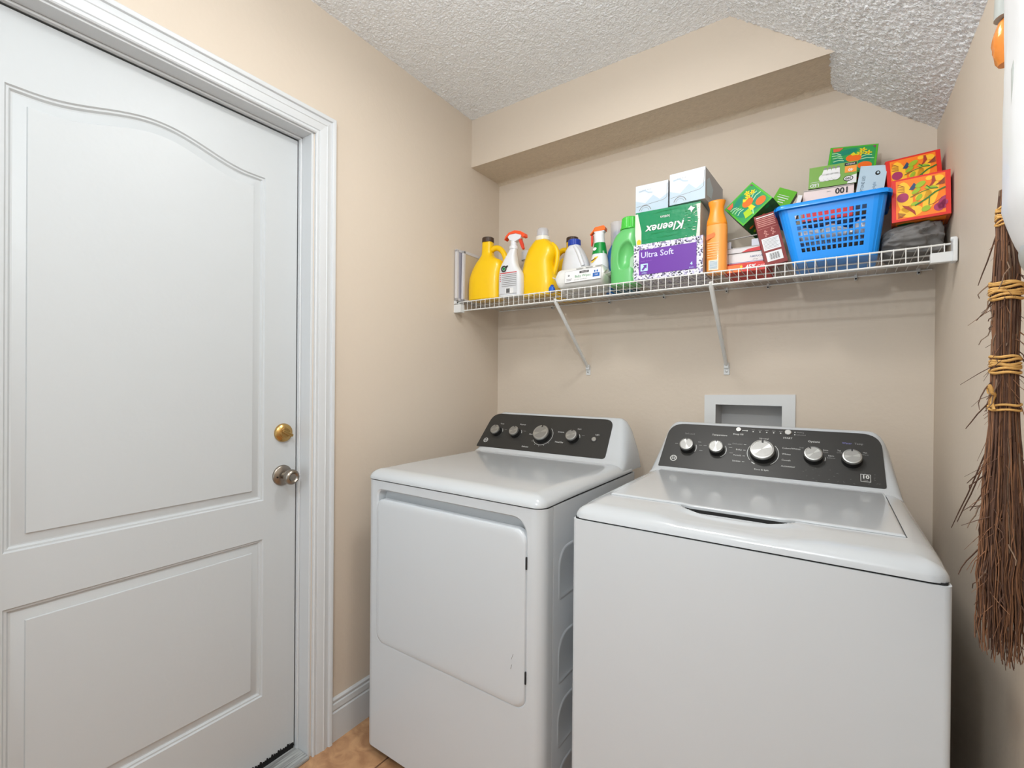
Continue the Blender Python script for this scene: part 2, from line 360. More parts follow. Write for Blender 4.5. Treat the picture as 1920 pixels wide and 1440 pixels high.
mb = MB(); mb.lathe([(.011, -.010), (.0095, -.022), (.011, -.029), (.018, -.034), (.0225, -.041), (.0245, -.050), (.0240, -.058), (.021, -.063), (.0155, -.0655), (.0135, -.064), (.011, -.061), (.0, -.060)], NICK, 40, 'y', (KB[0], OD, KB[1]))
mb.build('knob_grip', kn, smooth=40)

# ================================================================== VALVE BOX in the back wall
t = thing('washer_outlet_box', 'white plastic outlet box recessed in back wall behind the right-hand washer', 'outlet box', (1.175, 0, 1.1))
mb = MB(); mb.M = Matrix.Translation((-1.175, 0, -1.1))@Matrix.Translation((0,0,0)); GREYB = mat('grey_box_plastic', (188, 188, 188), .5, var=.02)
mb.fill([[(1.022, .985), (1.330, .985), (1.330, 1.212), (1.022, 1.204)], [(VB[0]+.002, VB[2]+.002), (VB[1]-.002, VB[2]+.002), (VB[1]-.002, VB[3]-.002), (VB[0]+.002, VB[3]-.004)]], lambda x, z: (x, -.0065, z), SHPL)
for a, b_ in (((1.022,.985),(1.022,1.204)), ((1.022,1.204),(1.330,1.212)), ((1.330,1.212),(1.330,.985))):
    mb.add([(a[0],-.0065,a[1]),(b_[0],-.0065,b_[1]),(b_[0],0,b_[1]),(a[0],0,a[1])], [(3,2,1,0)], SHPL)
mb.build('frame', t)
mb = MB(); mb.M = Matrix.Translation((-1.175, 0, -1.1)); x0, x1, z0, z1 = VB; x0 += .002; x1 -= .002; z0 += .002; z1 -= .003
mb.add([(x0,-.0065,z0),(x1,-.0065,z0),(x1,-.0065,z1),(x0,-.0065,z1),(x0+.004,.085,z0+.004),(x1-.004,.085,z0+.004),(x1-.004,.085,z1-.004),(x0+.004,.085,z1-.004)],
       [(0,1,5,4),(1,2,6,5),(2,3,7,6),(3,0,4,7),(4,5,6,7)], GREYB)
mb.build('recess', t)

# ================================================================== APPLIANCES
AW, ZD = .686, .9225
def cosspace(a, b_, n): return [a+(b_-a)*.5*(1-math.cos(PI*i/(n-1))) for i in range(n)]
def edgeh(x, y, x0, x1, y0, y1, R, H):   # quarter-round rise from the edges
    d = min(x-x0, x1-x, y-y0, y1-y)
    if d >= R: return H
    q = max(0, 1-d/R); return H*math.sqrt(max(0, 1-q*q))
def sstep(a, b_, x):
    t_ = min(1, max(0, (x-a)/(b_-a))); return t_*t_*(3-2*t_)
def corner(x, y, x0, x1, y0, y1, r):     # push grid points of square corners onto rounded corners
    cx = min(max(x, x0+r), x1-r); cy = min(max(y, y0+r), y1-r); dx, dy = x-cx, y-cy; L = math.hypot(dx, dy)
    if dx and dy:
        k = max(abs(dx), abs(dy))/L
        return cx+dx*k, cy+dy*k
    return x, y
def console(parent, x0, x1, yb, zb, yt, zt, yback, zfoot, ytoe, name='control_console'):
    prof = [(ytoe, zfoot), (ytoe+.012, zfoot+.010), (yb-.014, zb-.010), (yb-.006, zb-.003), (yb, zb+.001)]
    prof += [(lerp(yb, yt, k/6), lerp(zb, zt, k/6)) for k in range(1, 7)]
    prof += [(yt+.004, zt+.003), (yt+.011, zt+.0045), (yt+.02, zt+.003), (yt+.028, zt-.004), (yback, zt-.06), (yback, ZD)]
    us = cosspace(0, 1, 141); mb = MB(); rows = []; zend = ZD+.006; lean = .026
    for u_ in us:
        x_ = lerp(x0, x1, u_); d = min(x_-x0, x1-x_); R1 = .056; q = max(0, 1-d/R1); s_ = (1-q**3.2)**(1/3.2) if q < 1 else 0
        row = []
        for k, (y_, z_) in enumerate(prof):
            zz = zend+(z_-zend)*s_; hf = max(0, (zz-zend)/(zt-zend))*min(1, 2.2*abs(u_-.5)); row.append((x_+lean*hf*(1 if u_ < .5 else -1), y_, zz))
        rows.append(row)
    n = len(prof); vs = [p for r_ in rows for p in r_]; fs = []
    for i in range(len(rows)-1):
        for j in range(n-1): a = i*n+j; fs.append((a, a+n, a+n+1, a+1))
    mb.add(vs, fs, PLAS); return mb.build(name, parent, smooth=50)
def panel_frame(yb, zb, yt, zt):
    up = Vector((0, yt-yb, zt-zb)); L = up.length; up.normalize(); X = Vector((1, 0, 0)); yv = up.cross(X)  # local y = into the console
    M = Matrix((X, yv, up)).transposed().to_4x4(); M.translation = (0, yb, zb); return M, L
def control_panel(parent, M, xs, s1, rads):
    bl, br, tr, tl = xs; mb = MB(); mb.M = M; n = 8; pts = []
    # rounded quad
    Q = [(bl, 0.003), (br, 0.003), (tr, s1), (tl, s1)]
    for i, q in enumerate(Q):
        q = Vector(q); a = (Vector(Q[i-1])-q).normalized(); b_ = (Vector(Q[(i+1) % 4])-q).normalized(); R1 = rads[i]
        for k in range(n+1):
            t_ = k/n; p0 = q+a*R1; p2 = q+b_*R1; pts.append(tuple(p0*(1-t_)**2+q*2*t_*(1-t_)+p2*t_*t_))
    nn = len(pts); mb.add([(x_, -.0016, z_) for x_, z_ in pts]+[(x_, .001, z_) for x_, z_ in pts], [tuple(range(nn))]+[(i, nn+i, nn+(i+1) % nn, (i+1) % nn) for i in range(nn)], PANEL)
    mb.M = M@Matrix.Translation((0, -.0017, 0)); return mb
def knob(parent, M, x_, s_, r, h, face_rot=0, notch=0, name='knob'):
    mb = MB(); mb.M = M@Matrix.Translation((x_, -.0016, s_))
    mb.lathe([(r*1.02, 0), (r*1.0, -h*.35), (r*.93, -h*.62)], KNOBD, 36, 'y'); mb.lathe([(r*.93, -h*.60), (r*.97, -h*.68), (r*.97, -h*.86), (r*.90, -h*.98), (r*.80, -h), (r*.78, -h*.97), (0, -h*.97)], CHROME, 40, 'y')
    k = mb.build(name, parent, smooth=40)
    mb = MB(); mb.M = M@Matrix.Translation((x_, -.0016-h*.985, s_))@Matrix.Rotation(notch, 4, 'Y')
    mb.ell(0, 0, r*.76, r*.76, KNOBF, 0, n=40)
    for a in (face_rot, face_rot+PI):
        mb.pr([(0, 0)]+[(r*.75*math.cos(a+q), r*.75*math.sin(a+q)) for q in (-.28, -.14, 0, .14, .28)], CHROME, 1)  # brighter wedge pair paints the glint of spun metal onto the face
    mb.rect(-r*.07, r*.07, r*.62, r*.99, KNOBD, 3, )
    mb.build('knob_face', k); return k
def ge_badge(parent, M, x_, s_):
    mb = MB(); mb.M = M@Matrix.Translation((x_, -.0018, s_))
    mb.ringp(0, 0, .0085, .0112, PRINT, 1); mb.ell(0, 0, .0085, .0085, KNOBD, 1); mb.text('GE', 0, 0, .0105, PRINT, 3, shear=.25, bold=.015)
    for k in range(4): a = PI/4+k*PI/2; mb.ringp(.0058*math.cos(a), .0058*math.sin(a), .0009, .0016, PRINT, 2, n=8)
    mb.build('round_badge', parent)

# ---------------------------------------------------------------- washer
WA = thing('washing_machine', 'white top-loading washer with charcoal control panel, nearest the right wall', 'washing machine', (.937, -.942, 0), (0, 0, .0247), 'laundry machines')
WY0, WYB = 0, .70
mb = MB(); fp = rrect(0, AW, WY0, WYB, (.012, .012, .012, .012), 5)
mb.rings([[(a, b_, z) for a, b_ in fp] for z in (.028, ZD-.0035)], ENAM); mb.build('cabinet', WA, smooth=40)
mb = MB(); fi = rrect(.004, AW-.004, .004, WYB-.004, .01, 4); mb.rings([[(a, b_, z) for a, b_ in fi] for z in (ZD-.0036, ZD+.001)], GAP, cap0=False, cap1=False); mb.build('top_seam', WA)  # dark inset strip stands in for the shade inside the seam
for a in (.05, AW-.05):
    for b_ in (.06, .62): mb = MB(); mb.lathe([(.018, 0), (.018, .012), (.009, .013), (.009, .03)], KNOBD, 16, 'z', (a, b_, 0)); mb.build('foot', WA)
# deck height field
LX0, LX1, LYF, LYB = .044, .640, .137, .573
def lidfront(x_):   # the lid edge bulges over the finger pocket
    return LYF-.008*sstep(.222, .245, x_)*(1-sstep(.437, .460, x_))
def deckh(x_, y_):
    h = edgeh(x_, y_, 0, AW, -.0, WYB+.2, .045, .030)*(1)
    h += .004*sstep(.0, .12, y_)
    bm = math.sin(PI*min(1, max(0, (x_-.226)/.232)))**.55 if .226 < x_ < .458 else 0
    lf = lidfront(x_); yl = lf-.046*bm
    if bm > 0 and y_ < lf+.004: h -= sstep(yl-.003, yl+.006, y_)*lerp(.021, .010, min(1, max(0, (y_-yl)/max(.004, lf-yl))))
    if bm > 0: h += .005*bm*math.exp(-((y_-(yl-.007))/.006)**2)
    bw = sstep(.17, .26, x_)*(1-sstep(.43, .52, x_))
    h -= .006*bw*(1-sstep(.02, .055, abs(y_-(lf-.070)))) if y_ < lf+.004 else 0
    return h
xs = sorted(set([round(v, 5) for v in cosspace(0, AW, 90)]+[LX0-.0022, LX0-.0018, LX1+.0018, LX1+.0022]+[.2+.006*k for k in range(56)]))
ys = sorted(set([round(v, 5) for v in [.5*k*.004 for k in range(26)]]+[.052+.0028*k for k in range(34)]+[LYF-.0022, LYF-.0018, LYB+.0018, LYB+.0022]+[.15+.03*k for k in range(19)]))
mb = MB()
def dk(i, j):
    x_, y_ = xs[i], ys[j]; h = deckh(x_, y_)
    if LX0-.002 < x_ < LX1+.002 and lidfront(x_)-.002 < y_ < LYB+.002: h -= .016
    X, Y = corner(x_, y_, 0, AW, 0, WYB, .03); return (X, Y, ZD+max(h, 0))
mb.grid(dk, len(xs), len(ys), PLAS); mb.build('deck', WA, smooth=40)
# lid
mb = MB(); nu, nv = 120, 80; lus = cosspace(0, 1, nu); lvs = cosspace(0, 1, nv)
def lidz(x_, y_):
    d = min(x_-LX0, LX1-x_, y_-lidfront(x_), LYB-y_); q = max(0, 1-d/.007); h = .0325+.004*math.sqrt(max(0, 1-q*q))+.002*sstep(0, .12, y_)
    return h
def ld(i, j):
    x_ = lerp(LX0, LX1, lus[i]); y_ = lerp(lidfront(x_), LYB, lvs[j]); return (x_, y_, ZD+lidz(x_, y_))
mb.grid(ld, nu, nv, PLAS)
edge = [(i, 0) for i in range(nu)]+[(nu-1, j) for j in range(nv)]+[(i, nv-1) for i in range(nu-1, -1, -1)]+[(0, j) for j in range(nv-1, -1, -1)]
e1 = [ld(*q) for q in edge]; mb.add(e1+[(a, b_, c_-.007) for a, b_, c_ in e1], [(k, len(e1)+k, len(e1)+k+1, k+1) for k in range(len(e1)-1)], PLAS)
lid = mb.build('lid', WA, smooth=40)
for a in (LX0+.004, LX1-.004): mb = MB(); mb.lathe([(.004, -.008), (.004, .008)], CHROME, 12, 'x', (a, LYB+.004, ZD+.033)); mb.build('hinge_pin', lid)
mb = MB(); mb.add([(LX0, lidfront(LX0)-.001, ZD+.016), (LX1, lidfront(LX1)-.001, ZD+.016), (LX1, LYB+.001, ZD+.016), (LX0, LYB+.001, ZD+.016)], [(0, 1, 2, 3)], GAP)
mb.add([(.215+.01*k, lidfront(.215+.01*k)-.0008, ZD+.0165) for k in range(31)]+[(.215+.01*k, lidfront(.215+.01*k)-.0008, ZD+.0300) for k in range(31)], [(k, k+1, 32+k, 31+k) for k in range(30)], GAP)
mb.build('lid_gap_shade', WA)  # dark sheet and strip stand in for the shade under the lid edge
YBp, ZBp, YTp, ZTp = .584, .965, .694, 1.108
console(WA, .002, AW-.002, YBp, ZBp, YTp, ZTp, .745, ZD+.030, .560)
M_, L_ = panel_frame(YBp, ZBp, YTp, ZTp)
mb = PMB = control_panel(WA, M_, (.032, .647, .640, .046), .1765, (.004, .008, .05, .05))
for x_, r, h, fr, nt_ in ((.117, .0235, .026, 1.9, .0), (.210, .0235, .026, PI/2, 0), (.344, .036, .028, .55, 0), (.478, .0250, .026, .25, -.45), (.571, .0250, .026, .2, 0)):
    knob(WA, M_, x_, .0825, r, h, fr, nt_)
for x_, r in ((.2675, .0085), (.409, .0095)):
    b = MB(); b.M = M_@Matrix.Translation((x_, -.0017, .1645)); b.lathe([(r, 0), (r, -.003), (r*.85, -.0042), (0, -.0042)], CHROME, 24, 'y'); b.build('button', WA, smooth=40)
def arc(x_, s_, r, a0, a1, wd=.0016, M=PRINT): mb.ringp(x_, s_, r, r+wd, M, 1, a0, a1, 16)
arc(.117, .0825, .028, -.5, .45); arc(.210, .0825, .028, -1.1, .6); arc(.344, .0825, .043, 2.5, 3.8); arc(.344, .0825, .043, -1.0, .75); arc(.344, .0825, .043, 4.0, 4.25, .003)
arc(.478, .0825, .029, -.3, .1)
T = mb.text
T('Soil Level', .117, .137, .0085, PRINTG); T('Temperature', .212, .139, .0088, PRINT, bold=.01); T('Deep Fill', .268, .147, .0085, PRINT, bold=.01)
T('Normal', .344, .136, .0085, PRINT); T('START', .409, .144, .0085, PRINT, bold=.01); T('Options', .478, .137, .0092, PRINT, bold=.01); T('Water', .560, .139, .0088, PRINTB); T('Temp', .588, .139, .0088, PRINTG)
T('Rinse & Spin', .344, .024, .0078, PRINT)
for k, q in enumerate(('Delicates', 'Bulky', 'Towels', 'Sanitize')): T(q, .284, .110-.021*k, .0080, PRINT if k else PRINTG, align='RIGHT'); mb.rect(.288, .295, .109-.021*k, .1102-.021*k, PRINT)
for k, q in enumerate(('Colors/Whites', 'Whites', 'Casuals', 'Activewear')): T(q, .396, .107-.021*k, .0080, PRINT, align='LEFT')
for x_ in (.117, .210):
    for dx_, dz_ in ((-.038, .012), (.040, .012), (.044, -.008), (.036, .024)): mb.rect(x_+dx_-.005, x_+dx_+.005, .0815+dz_, .0835+dz_, PRINTG)
T('Soak', .447, .113, .006, PRINTG); T('Extra', .478, .117, .006, PRINT); T('Extra', .508, .110, .006, PRINT); T('Rinse', .508, .103, .006, PRINTG); T('Fabric', .522, .092, .006, PRINT); T('Softener', .522, .085, .006, PRINTG)
T('Tap', .541, .112, .006, PRINT); T('Cold', .541, .105, .006, PRINTG); T('Hot', .602, .111, .006, PRINT); T('Warm', .602, .104, .006, PRINTG)
for k in range(5): mb.ell(.311+.0195*k, .1605, .0021, .0021, PRINT); mb.rect(.306+.0195*k, .316+.0195*k, .1665, .1678, PRINTG)
mb.rect(.278, .293, .1615, .1635, PRINT); mb.ell(.293, .1625, .0022, .0022, PRINT)
for k in range(2): mb.ell(.4275, .167-.009*k, .0018, .0018, PRINT); T(('Washing', 'Lid Locked')[k], .432, .167-.009*k, .0055, PRINTG, align='LEFT')
mb.rect(.590, .613, .018, .0415, PRINT, 1); mb.rect(.5912, .6118, .0192, .0403, PANEL, 2); T('10', .6015, .0325, .0150, PRINT, 3, bold=.03, sx=1.15); T('YEAR', .6015, .0225, .0045, PRINTG, 3)
rnd = random.Random(8)
for k in range(26):  # scuffs on the panel
    a, b_ = rnd.uniform(.44, .63), rnd.uniform(.006, .05); q = rnd.uniform(-1, 1); mb.line([(a, b_), (a+.004*math.cos(q), b_+.004*math.sin(q))], .0004, PRINTG)
mb.build('control_panel', WA)
ge_badge(WA, M_, .078, .037)

# ---------------------------------------------------------------- dryer
DR = thing('clothes_dryer', 'white front-door clothes dryer with charcoal control panel, beside the white door', 'clothes dryer', (.157, -.94, 0), (0, 0, .012), 'laundry machines')
DW = .690
mb = MB(); fp = rrect(0, DW, .058, .67, (.001, .001, .01, .01), 5); mb.rings([[(a, b_, z) for a, b_ in fp] for z in (.03, ZD-.0035)], ENAM)
for z0, z1 in ((.655, .800), (.425, .562), (.250, .378), (.085, .205)):      # pressed reliefs down the side
    ls = []
    for q, dd in ((0, 0), (.004, .0014), (.008, .0014), (.013, .0003)):
        ls.append([(DW+dd, y_, z_) for y_, z_ in rrect(.085+q, .56-q, z0+q, z1-q, (.016, .03, .05, .05), 6)])
    mb.rings(ls, ENAM, True, False, True)
mb.build('cabinet', DR, smooth=40)
mb = MB(); fi = rrect(.004, DW-.004, .004, .666, .03, 4); mb.rings([[(a, b_, z) for a, b_ in fi] for z in (ZD-.0036, ZD+.001)], GAP, cap0=False, cap1=False); mb.build('top_seam', DR)  # seam shade put in as a dark strip below the top
# wrap-round front panel with the door opening and finger recess
CR = .034; RX0, RX1, RZ0, RZ1 = .052, .645, .385, .893
mb = MB()
op = rrect(RX0, RX1, RZ0, RZ1, (.035, .035, .048, .022), 8)
mb.fill([[(CR, .03), (DW-CR, .03), (DW-CR, ZD-.0035), (CR, ZD-.0035)], op], lambda x_, z_: (x_, 0, z_), ENAM)
for sgn in (0, 1):
    col = [(CR-CR*math.sin(.5*PI*k/10), CR-CR*math.cos(.5*PI*k/10)) for k in range(11)]+[(0, .056)]
    if sgn: col = [(DW-a, b_) for a, b_ in col]
    mb.rings([[(a, b_, z) for a, b_ in col] for z in ((.03, ZD-.0035) if sgn else (ZD-.0035, .03))], ENAM, False, False, False)
ins = rrect(RX0+.006, RX1-.006, RZ0+.006, RZ1-.004, (.03, .03, .044, .02), 8)
inn = rrect(RX0+.010, RX1-.010, RZ0+.010, RZ1-.010, (.028, .028, .040, .018), 8)
mb.rings([[(a, 0, b_) for a, b_ in op], [(a, .004, b_) for a, b_ in ins], [(a, .030, b_) for a, b_ in inn]], ENAM, True, False, True)
mb.build('front_panel', DR, smooth=40)
dd = MB(); dr_ = lambda q, t_: [(a, t_, b_) for a, b_ in rrect(RX0+.0025+q, RX1-.0035-q, RZ0+.003+q, .861-q, (.032, .032, .034, .03), 8)]
dd.line([(.600, .512), (.606, .528)], .0012, PRINTG, 2, -.0046); dd.line([(.598, .486), (.602, .499)], .0012, PRINTG, 2, -.0046)
dd.rings([dr_(0, .018), dr_(0, .002), dr_(.0025, -.0022), dr_(.008, -.004), dr_(.02, -.0046)], ENAM, True, False, True)
ddo = dd.build('door', DR, smooth=40); ddo['label'] = 'flat white dryer door'
for z_ in (.775, .475): mb = MB(); mb.box(RX1-.004, RX1-.0005, -.003, .004, z_-.016, z_+.016, GAP); mb.build('hinge', ddo)
for a in (.06, DW-.06):
    for b_ in (.10, .60): mb = MB(); mb.lathe([(.018, 0), (.018, .012), (.009, .013), (.009, .032)], KNOBD, 16, 'z', (a, b_, 0)); mb.build('foot', DR)
mb = MB(); xs = sorted(set([round(v, 5) for v in cosspace(0, DW, 110)])); ys = sorted(set([round(v, 5) for v in cosspace(-.004, .67, 110)]))
def dt(i, j):
    x_, y_ = xs[i], ys[j]; h = edgeh(x_, y_, 0, DW, -.004, .9, .050, .031)
    h += .002*sstep(0, .2, y_)
    X, Y = corner(x_, y_, 0, DW, -.004, .67, .034); return (X, Y, ZD+max(h, 0))
mb.grid(dt, len(xs), len(ys), PLAS); mb.build('top_panel', DR, smooth=40)
YBd, ZBd, YTd, ZTd = .580, .965, .690, 1.108
console(DR, .002, DW-.002, YBd, ZBd, YTd, ZTd, .735, ZD+.028, .556)
M_, L_ = panel_frame(YBd, ZBd, YTd, ZTd)
PDX = .0095
mb = PMB = control_panel(DR, M_, (.002+PDX-.006, .607, .598, .020+PDX-.006), .1765, (.004, .016, .035, .045))
for x_, r, h in ((.0835, .0225, .026), (.1815, .0225, .026), (.3155, .036, .028), (.453, .0245, .026)): knob(DR, M_, x_, .0815, r, h, .4)
b = MB(); b.M = M_@Matrix.Translation((.543, -.0017, .0815)); b.lathe([(.0095, 0), (.0095, -.005), (.008, -.0065), (0, -.0065)], CHROME, 24, 'y'); b.build('button', DR, smooth=40)
T = mb.text
T('Temp', .093, .124, .0085, PRINT); T('Dryness', .200, .127, .0088, PRINT, bold=.01); T('Start', .468, .124, .0085, PRINT); T('Light', .550, .104, .0085, PRINT)
T('Normal', .262, .083, .0085, PRINT, bold=.01); T('Delicates', .252, .022, .0085, PRINT, bold=.01); T('Cottons', .392, .104, .0085, PRINT, bold=.01); T('Timed Dry', .398, .057, .0085, PRINT, bold=.01)
mb.ringp(.3155, .0815, .044, .0455, PRINT, 1, -2.6, .9, 30)
for x_ in (.0835, .1815, .453): mb.ringp(x_, .0815, .027, .029, PRINT, 1, .1, .7, 6); mb.rect(x_+.034, x_+.046, .095, .0962, PRINTG)
for k in range(5): a = -2.5+k*.45; mb.ell(.3155+.050*math.cos(a), .0815+.050*math.sin(a), .0013, .0013, PRINT)
mb.build('control_panel', DR); ge_badge(DR, M_, .043, .036)


# ================================================================== WIRE SHELF
ZS = 1.614; DSH = .33
SH = thing('wire_shelf', 'long white wire shelf on two braces across the back wall above the washer and dryer', 'shelf', (.85, 0, ZS))
SO = Matrix.Translation((-.85, 0, -ZS))
def sb(): q = MB(); q.M = SO; return q
xl, xr = .012, 1.692
mb = sb(); wires = 66
for k in range(wires):
    x_ = xl+.012+(xr-xl-.024)*k/(wires-1)
    mb.tube([(x_, -.006, ZS), (x_, -DSH+.002, ZS), (x_, -DSH-.002, ZS-.003), (x_, -DSH-.002, ZS-.043)], .00125, WIRE, 5)
for y_ in (-.11, -.22): mb.tube([(xl, y_, ZS-.004), (xr, y_, ZS-.004)], .0026, WIRE, 6)
mb.build('wire_deck', SH, smooth=60)
for nm, y_, z_, r in (('front_rail', -DSH, ZS-.003, .0026), ('lip_rail', -DSH, ZS-.043, .0029), ('back_rail', -.008, ZS-.004, .0026)):
    mb = sb(); mb.tube([(xl, y_, z_), (xr, y_, z_)], r, WIRE, 8); mb.build(nm, SH, smooth=60)
mb = sb(); mb.box(.0105, .024, -.352, -.300, ZS-.012, ZS+.002, SHPL); mb.box(.0105, .052, -.352, -.326, ZS-.052, ZS-.016, SHPL); mb.lathe([(.004, 0), (.004, .001)], KNOBD, 10, 'x', (.0245, -.342, ZS-.005))
mb.build('end_bracket', SH, bevel=.002)
mb = sb(); mb.box(1.652, 1.702, -.342, -.324, ZS-.050, ZS-.024, SHPL); mb.box(1.694, 1.703, -.352, -.318, ZS-.052, ZS+.008, SHPL); mb.lathe([(.006, -.006), (.006, .006)], SHPL, 14, 'x', (1.697, -.334, ZS+.008))
mb.build('end_bracket', SH, bevel=.002)
for x_ in (.517, 1.101):
    mb = sb(); n_ = 10; prof = []
    top = Vector((x_+.012, -DSH+.004, ZS-.046)); foot = Vector((x_, -.012, 1.322)); mb.tube([top+Vector((0, -.006, .012)), top, top.lerp(foot, .5), foot], [.0055, .0075, .0075, .0065], WIRE, 10)
    br = mb.build('support_brace', SH, smooth=50)
    mb = sb(); mb.box(x_-.0105, x_+.0105, -.004, -.0005, 1.283, 1.318, SHPL); mb.box(x_-.0085, x_+.0085, -.014, -.004, 1.308, 1.330, SHPL); mb.build('foot_plate', br, bevel=.0015)
    mb = sb(); mb.lathe([(0, -.0075), (.0038, -.0062), (.0042, -.004)], CHROME, 14, 'y', (x_, 0, 1.296)); mb.build('screw', br)
for x_ in (.33, .62, .86, 1.10, 1.24, 1.50, 1.66):
    mb = sb(); mb.box(x_-.004, x_+.004, -.014, -.0005, ZS-.016, ZS+.002, SHPL); mb.lathe([(.0028, -.018), (.0028, -.013)], KNOBD, 8, 'y', (x_, 0, ZS-.012)); mb.build('wall_clip', SH, bevel=.001)

# ================================================================== ITEMS ON THE SHELF
ZB = ZS+.002
def bottle(parent, rings, M, name='bottle_body', exp=2.6, n=36, yc=0):
    """rings: (z, x_left, x_right, half_depth[, exponent])"""
    mb = MB(); out = []
    # interpolate smoothly between the given stations
    R2 = []
    for i in range(len(rings)-1):
        a, b_ = rings[i], rings[i+1]; p0 = rings[max(i-1, 0)]; p3 = rings[min(i+2, len(rings)-1)]; steps = max(1, int((b_[0]-a[0])/.006))
        for k in range(steps):
            t_ = k/steps; R2.append([.5*((2*a[j])+(-p0[j]+b_[j])*t_+(2*p0[j]-5*a[j]+4*b_[j]-p3[j])*t_*t_+(-p0[j]+3*a[j]-3*b_[j]+p3[j])*t_**3) if j else lerp(a[0], b_[0], t_) for j in range(4)])
    R2.append(list(rings[-1][:4]))
    for z, a, b_, d in R2:
        cx, rx = (a+b_)/2, abs(b_-a)/2; ring = []
        for k in range(n):
            t_ = 2*PI*k/n; ct, st = math.cos(t_), math.sin(t_)
            ring.append((cx+rx*math.copysign(abs(ct)**(2/exp), ct), yc+d*math.copysign(abs(st)**(2/exp), st), z))
        out.append(ring)
    c0 = Vector(((rings[0][1]+rings[0][2])/2, yc, rings[0][0])); r0_ = [tuple(c0+(Vector(p)-c0)*.94) for p in out[0]]
    out = [[(p[0], p[1], p[2]) for p in r0_]]+[[(p[0], p[1], max(p[2], rings[0][0]+.003)) for p in out[0]]]+out[1:]
    mb.rings(out, M); return mb.build(name, parent, smooth=50)
def capmesh(parent, x_, z0, r0_, r1, h, M, ribs=28, name='cap', y_=0, label=None):
    mb = MB(); out = []
    for rr, zz in ((r0_, z0), (r0_, z0+h*.05), (r1, z0+h*.93), (r1*.9, z0+h)):
        out.append([(x_+rr*(1-.03*(k % 2))*math.cos(2*PI*k/ribs/2), y_+rr*(1-.03*(k % 2))*math.sin(2*PI*k/ribs/2), zz) for k in range(2*ribs)])
    mb.rings(out, M); o = mb.build(name, parent, smooth=30)
    if label: o['label'] = label
    return o
YEL = mat('yellow_bottle_plastic', (240, 194, 2), .32, coat=.1, var=.02, sss=.05)
BRN = mat('dark_brown_cap', (62, 42, 28), .4, var=.05)
ORG = mat('orange_red_trigger', (240, 84, 40), .35, var=.02)
WPL = mat('white_bottle_plastic', (222, 224, 228), .34, var=.01, sss=.05)
BLU = mat('royal_blue_cap', (24, 62, 168), .35, var=.03)
GRN = mat('leaf_green_bottle', (104, 190, 112), .3, coat=.1, var=.02, sss=.05); GRC = mat('bright_green_cap', (74, 196, 68), .32, var=.02)
CLR = mat('clear_plastic', (226, 226, 230), .15)
CLR.node_tree.nodes['Principled BSDF'].inputs['Alpha'].default_value = .38
RED = c('red_ink', (200, 36, 40)); BLUEP = c('blue_ink', (34, 96, 172)); GREENP = c('green_ink', (0, 136, 60)); YELP = c('yellow_ink', (244, 196, 40))

# --- flat frames standing against the left wall
PALEW = mat('pale_grey_frame', (206, 204, 206), .4, var=.03); LIL = mat('lilac_grey_edge', (172, 170, 182), .4, var=.05); BEIGEB = mat('beige_backing_board', (196, 180, 152), .7, var=.08, vscale=20)
t = thing('picture_frame', 'thin pale grey frame standing flat against left wall at shelf end', 'picture frame', (.0205, -.24, ZB), (0, 0, AL-.0), 'frames leaning on the left wall')
mb = MB(); mb.box(-.006, .004, -.11, .13, 0, .228, LIL); mb.build('backing', t)
mb = MB()
for q in ((-.008, .006, -.113, -.101, 0, .232), (-.008, .006, .121, .133, 0, .232), (-.008, .006, -.113, .133, .222, .234), (-.008, .006, -.113, .133, 0, .012)): mb.box(*q, PALEW)
mb.build('frame', t, bevel=.001)
t = thing('picture_frame', 'off-white frame with beige backing, leaning between grey frame and yellow jug', 'picture frame', (.0365, -.235, ZB), (0, math.radians(1.0), AL+.01), 'frames leaning on the left wall')
mb = MB(); mb.box(-.004, .004, -.090, .085, .004, .222, BEIGEB); mb.build('backing', t)
mb = MB()
for q in ((-.006, .0055, -.095, -.082, 0, .228), (-.006, .0055, .080, .090, 0, .228), (-.006, .0055, -.095, .090, .216, .229), (-.006, .0055, -.095, .090, 0, .010)): mb.box(*q, PALEW)
mb.build('frame', t, bevel=.001)

def handle_arc(parent, pts, r, M, name='handle'):
    # smooth a control polyline
    P = [Vector(p) for p in pts]
    for _ in range(3):
        Q = [P[0]]
        for a, b_ in zip(P, P[1:]): Q += [a*.75+b_*.25, a*.25+b_*.75]
        P = Q+[P[-1]]
    mb = MB(); mb.tube(P, r, M, 12); return mb.build(name, parent, smooth=60)
# --- yellow jugs with dark caps
def jug(loc, rz, label):
    t = thing('detergent_jug', label, 'jug', loc, (0, 0, rz), 'yellow jugs with dark caps')
    bottle(t, [(0, -.086, .084, .050), (.05, -.086, .084, .052), (.10, -.082, .086, .052), (.14, -.066, .090, .050), (.172, -.046, .080, .044), (.192, -.030, .042, .034), (.205, -.024, .030, .026), (.235, -.022, .028, .0235), (.262, -.0215, .0275, .0225)], YEL, exp=3)
    handle_arc(t, [(.022, 0, .226), (.045, 0, .236), (.070, 0, .226), (.092, 0, .196), (.097, 0, .165), (.086, 0, .130)], .0125, YEL)
    capmesh(t, .003, .262, .0275, .0265, .022, BRN); return t
jug((.140, -.272, ZB), .12, 'yellow jug with dark brown cap and side handle, furthest left on shelf')
jug((.466, -.066, ZB), PI, 'yellow jug with dark cap standing behind larger clear-capped yellow bottle')

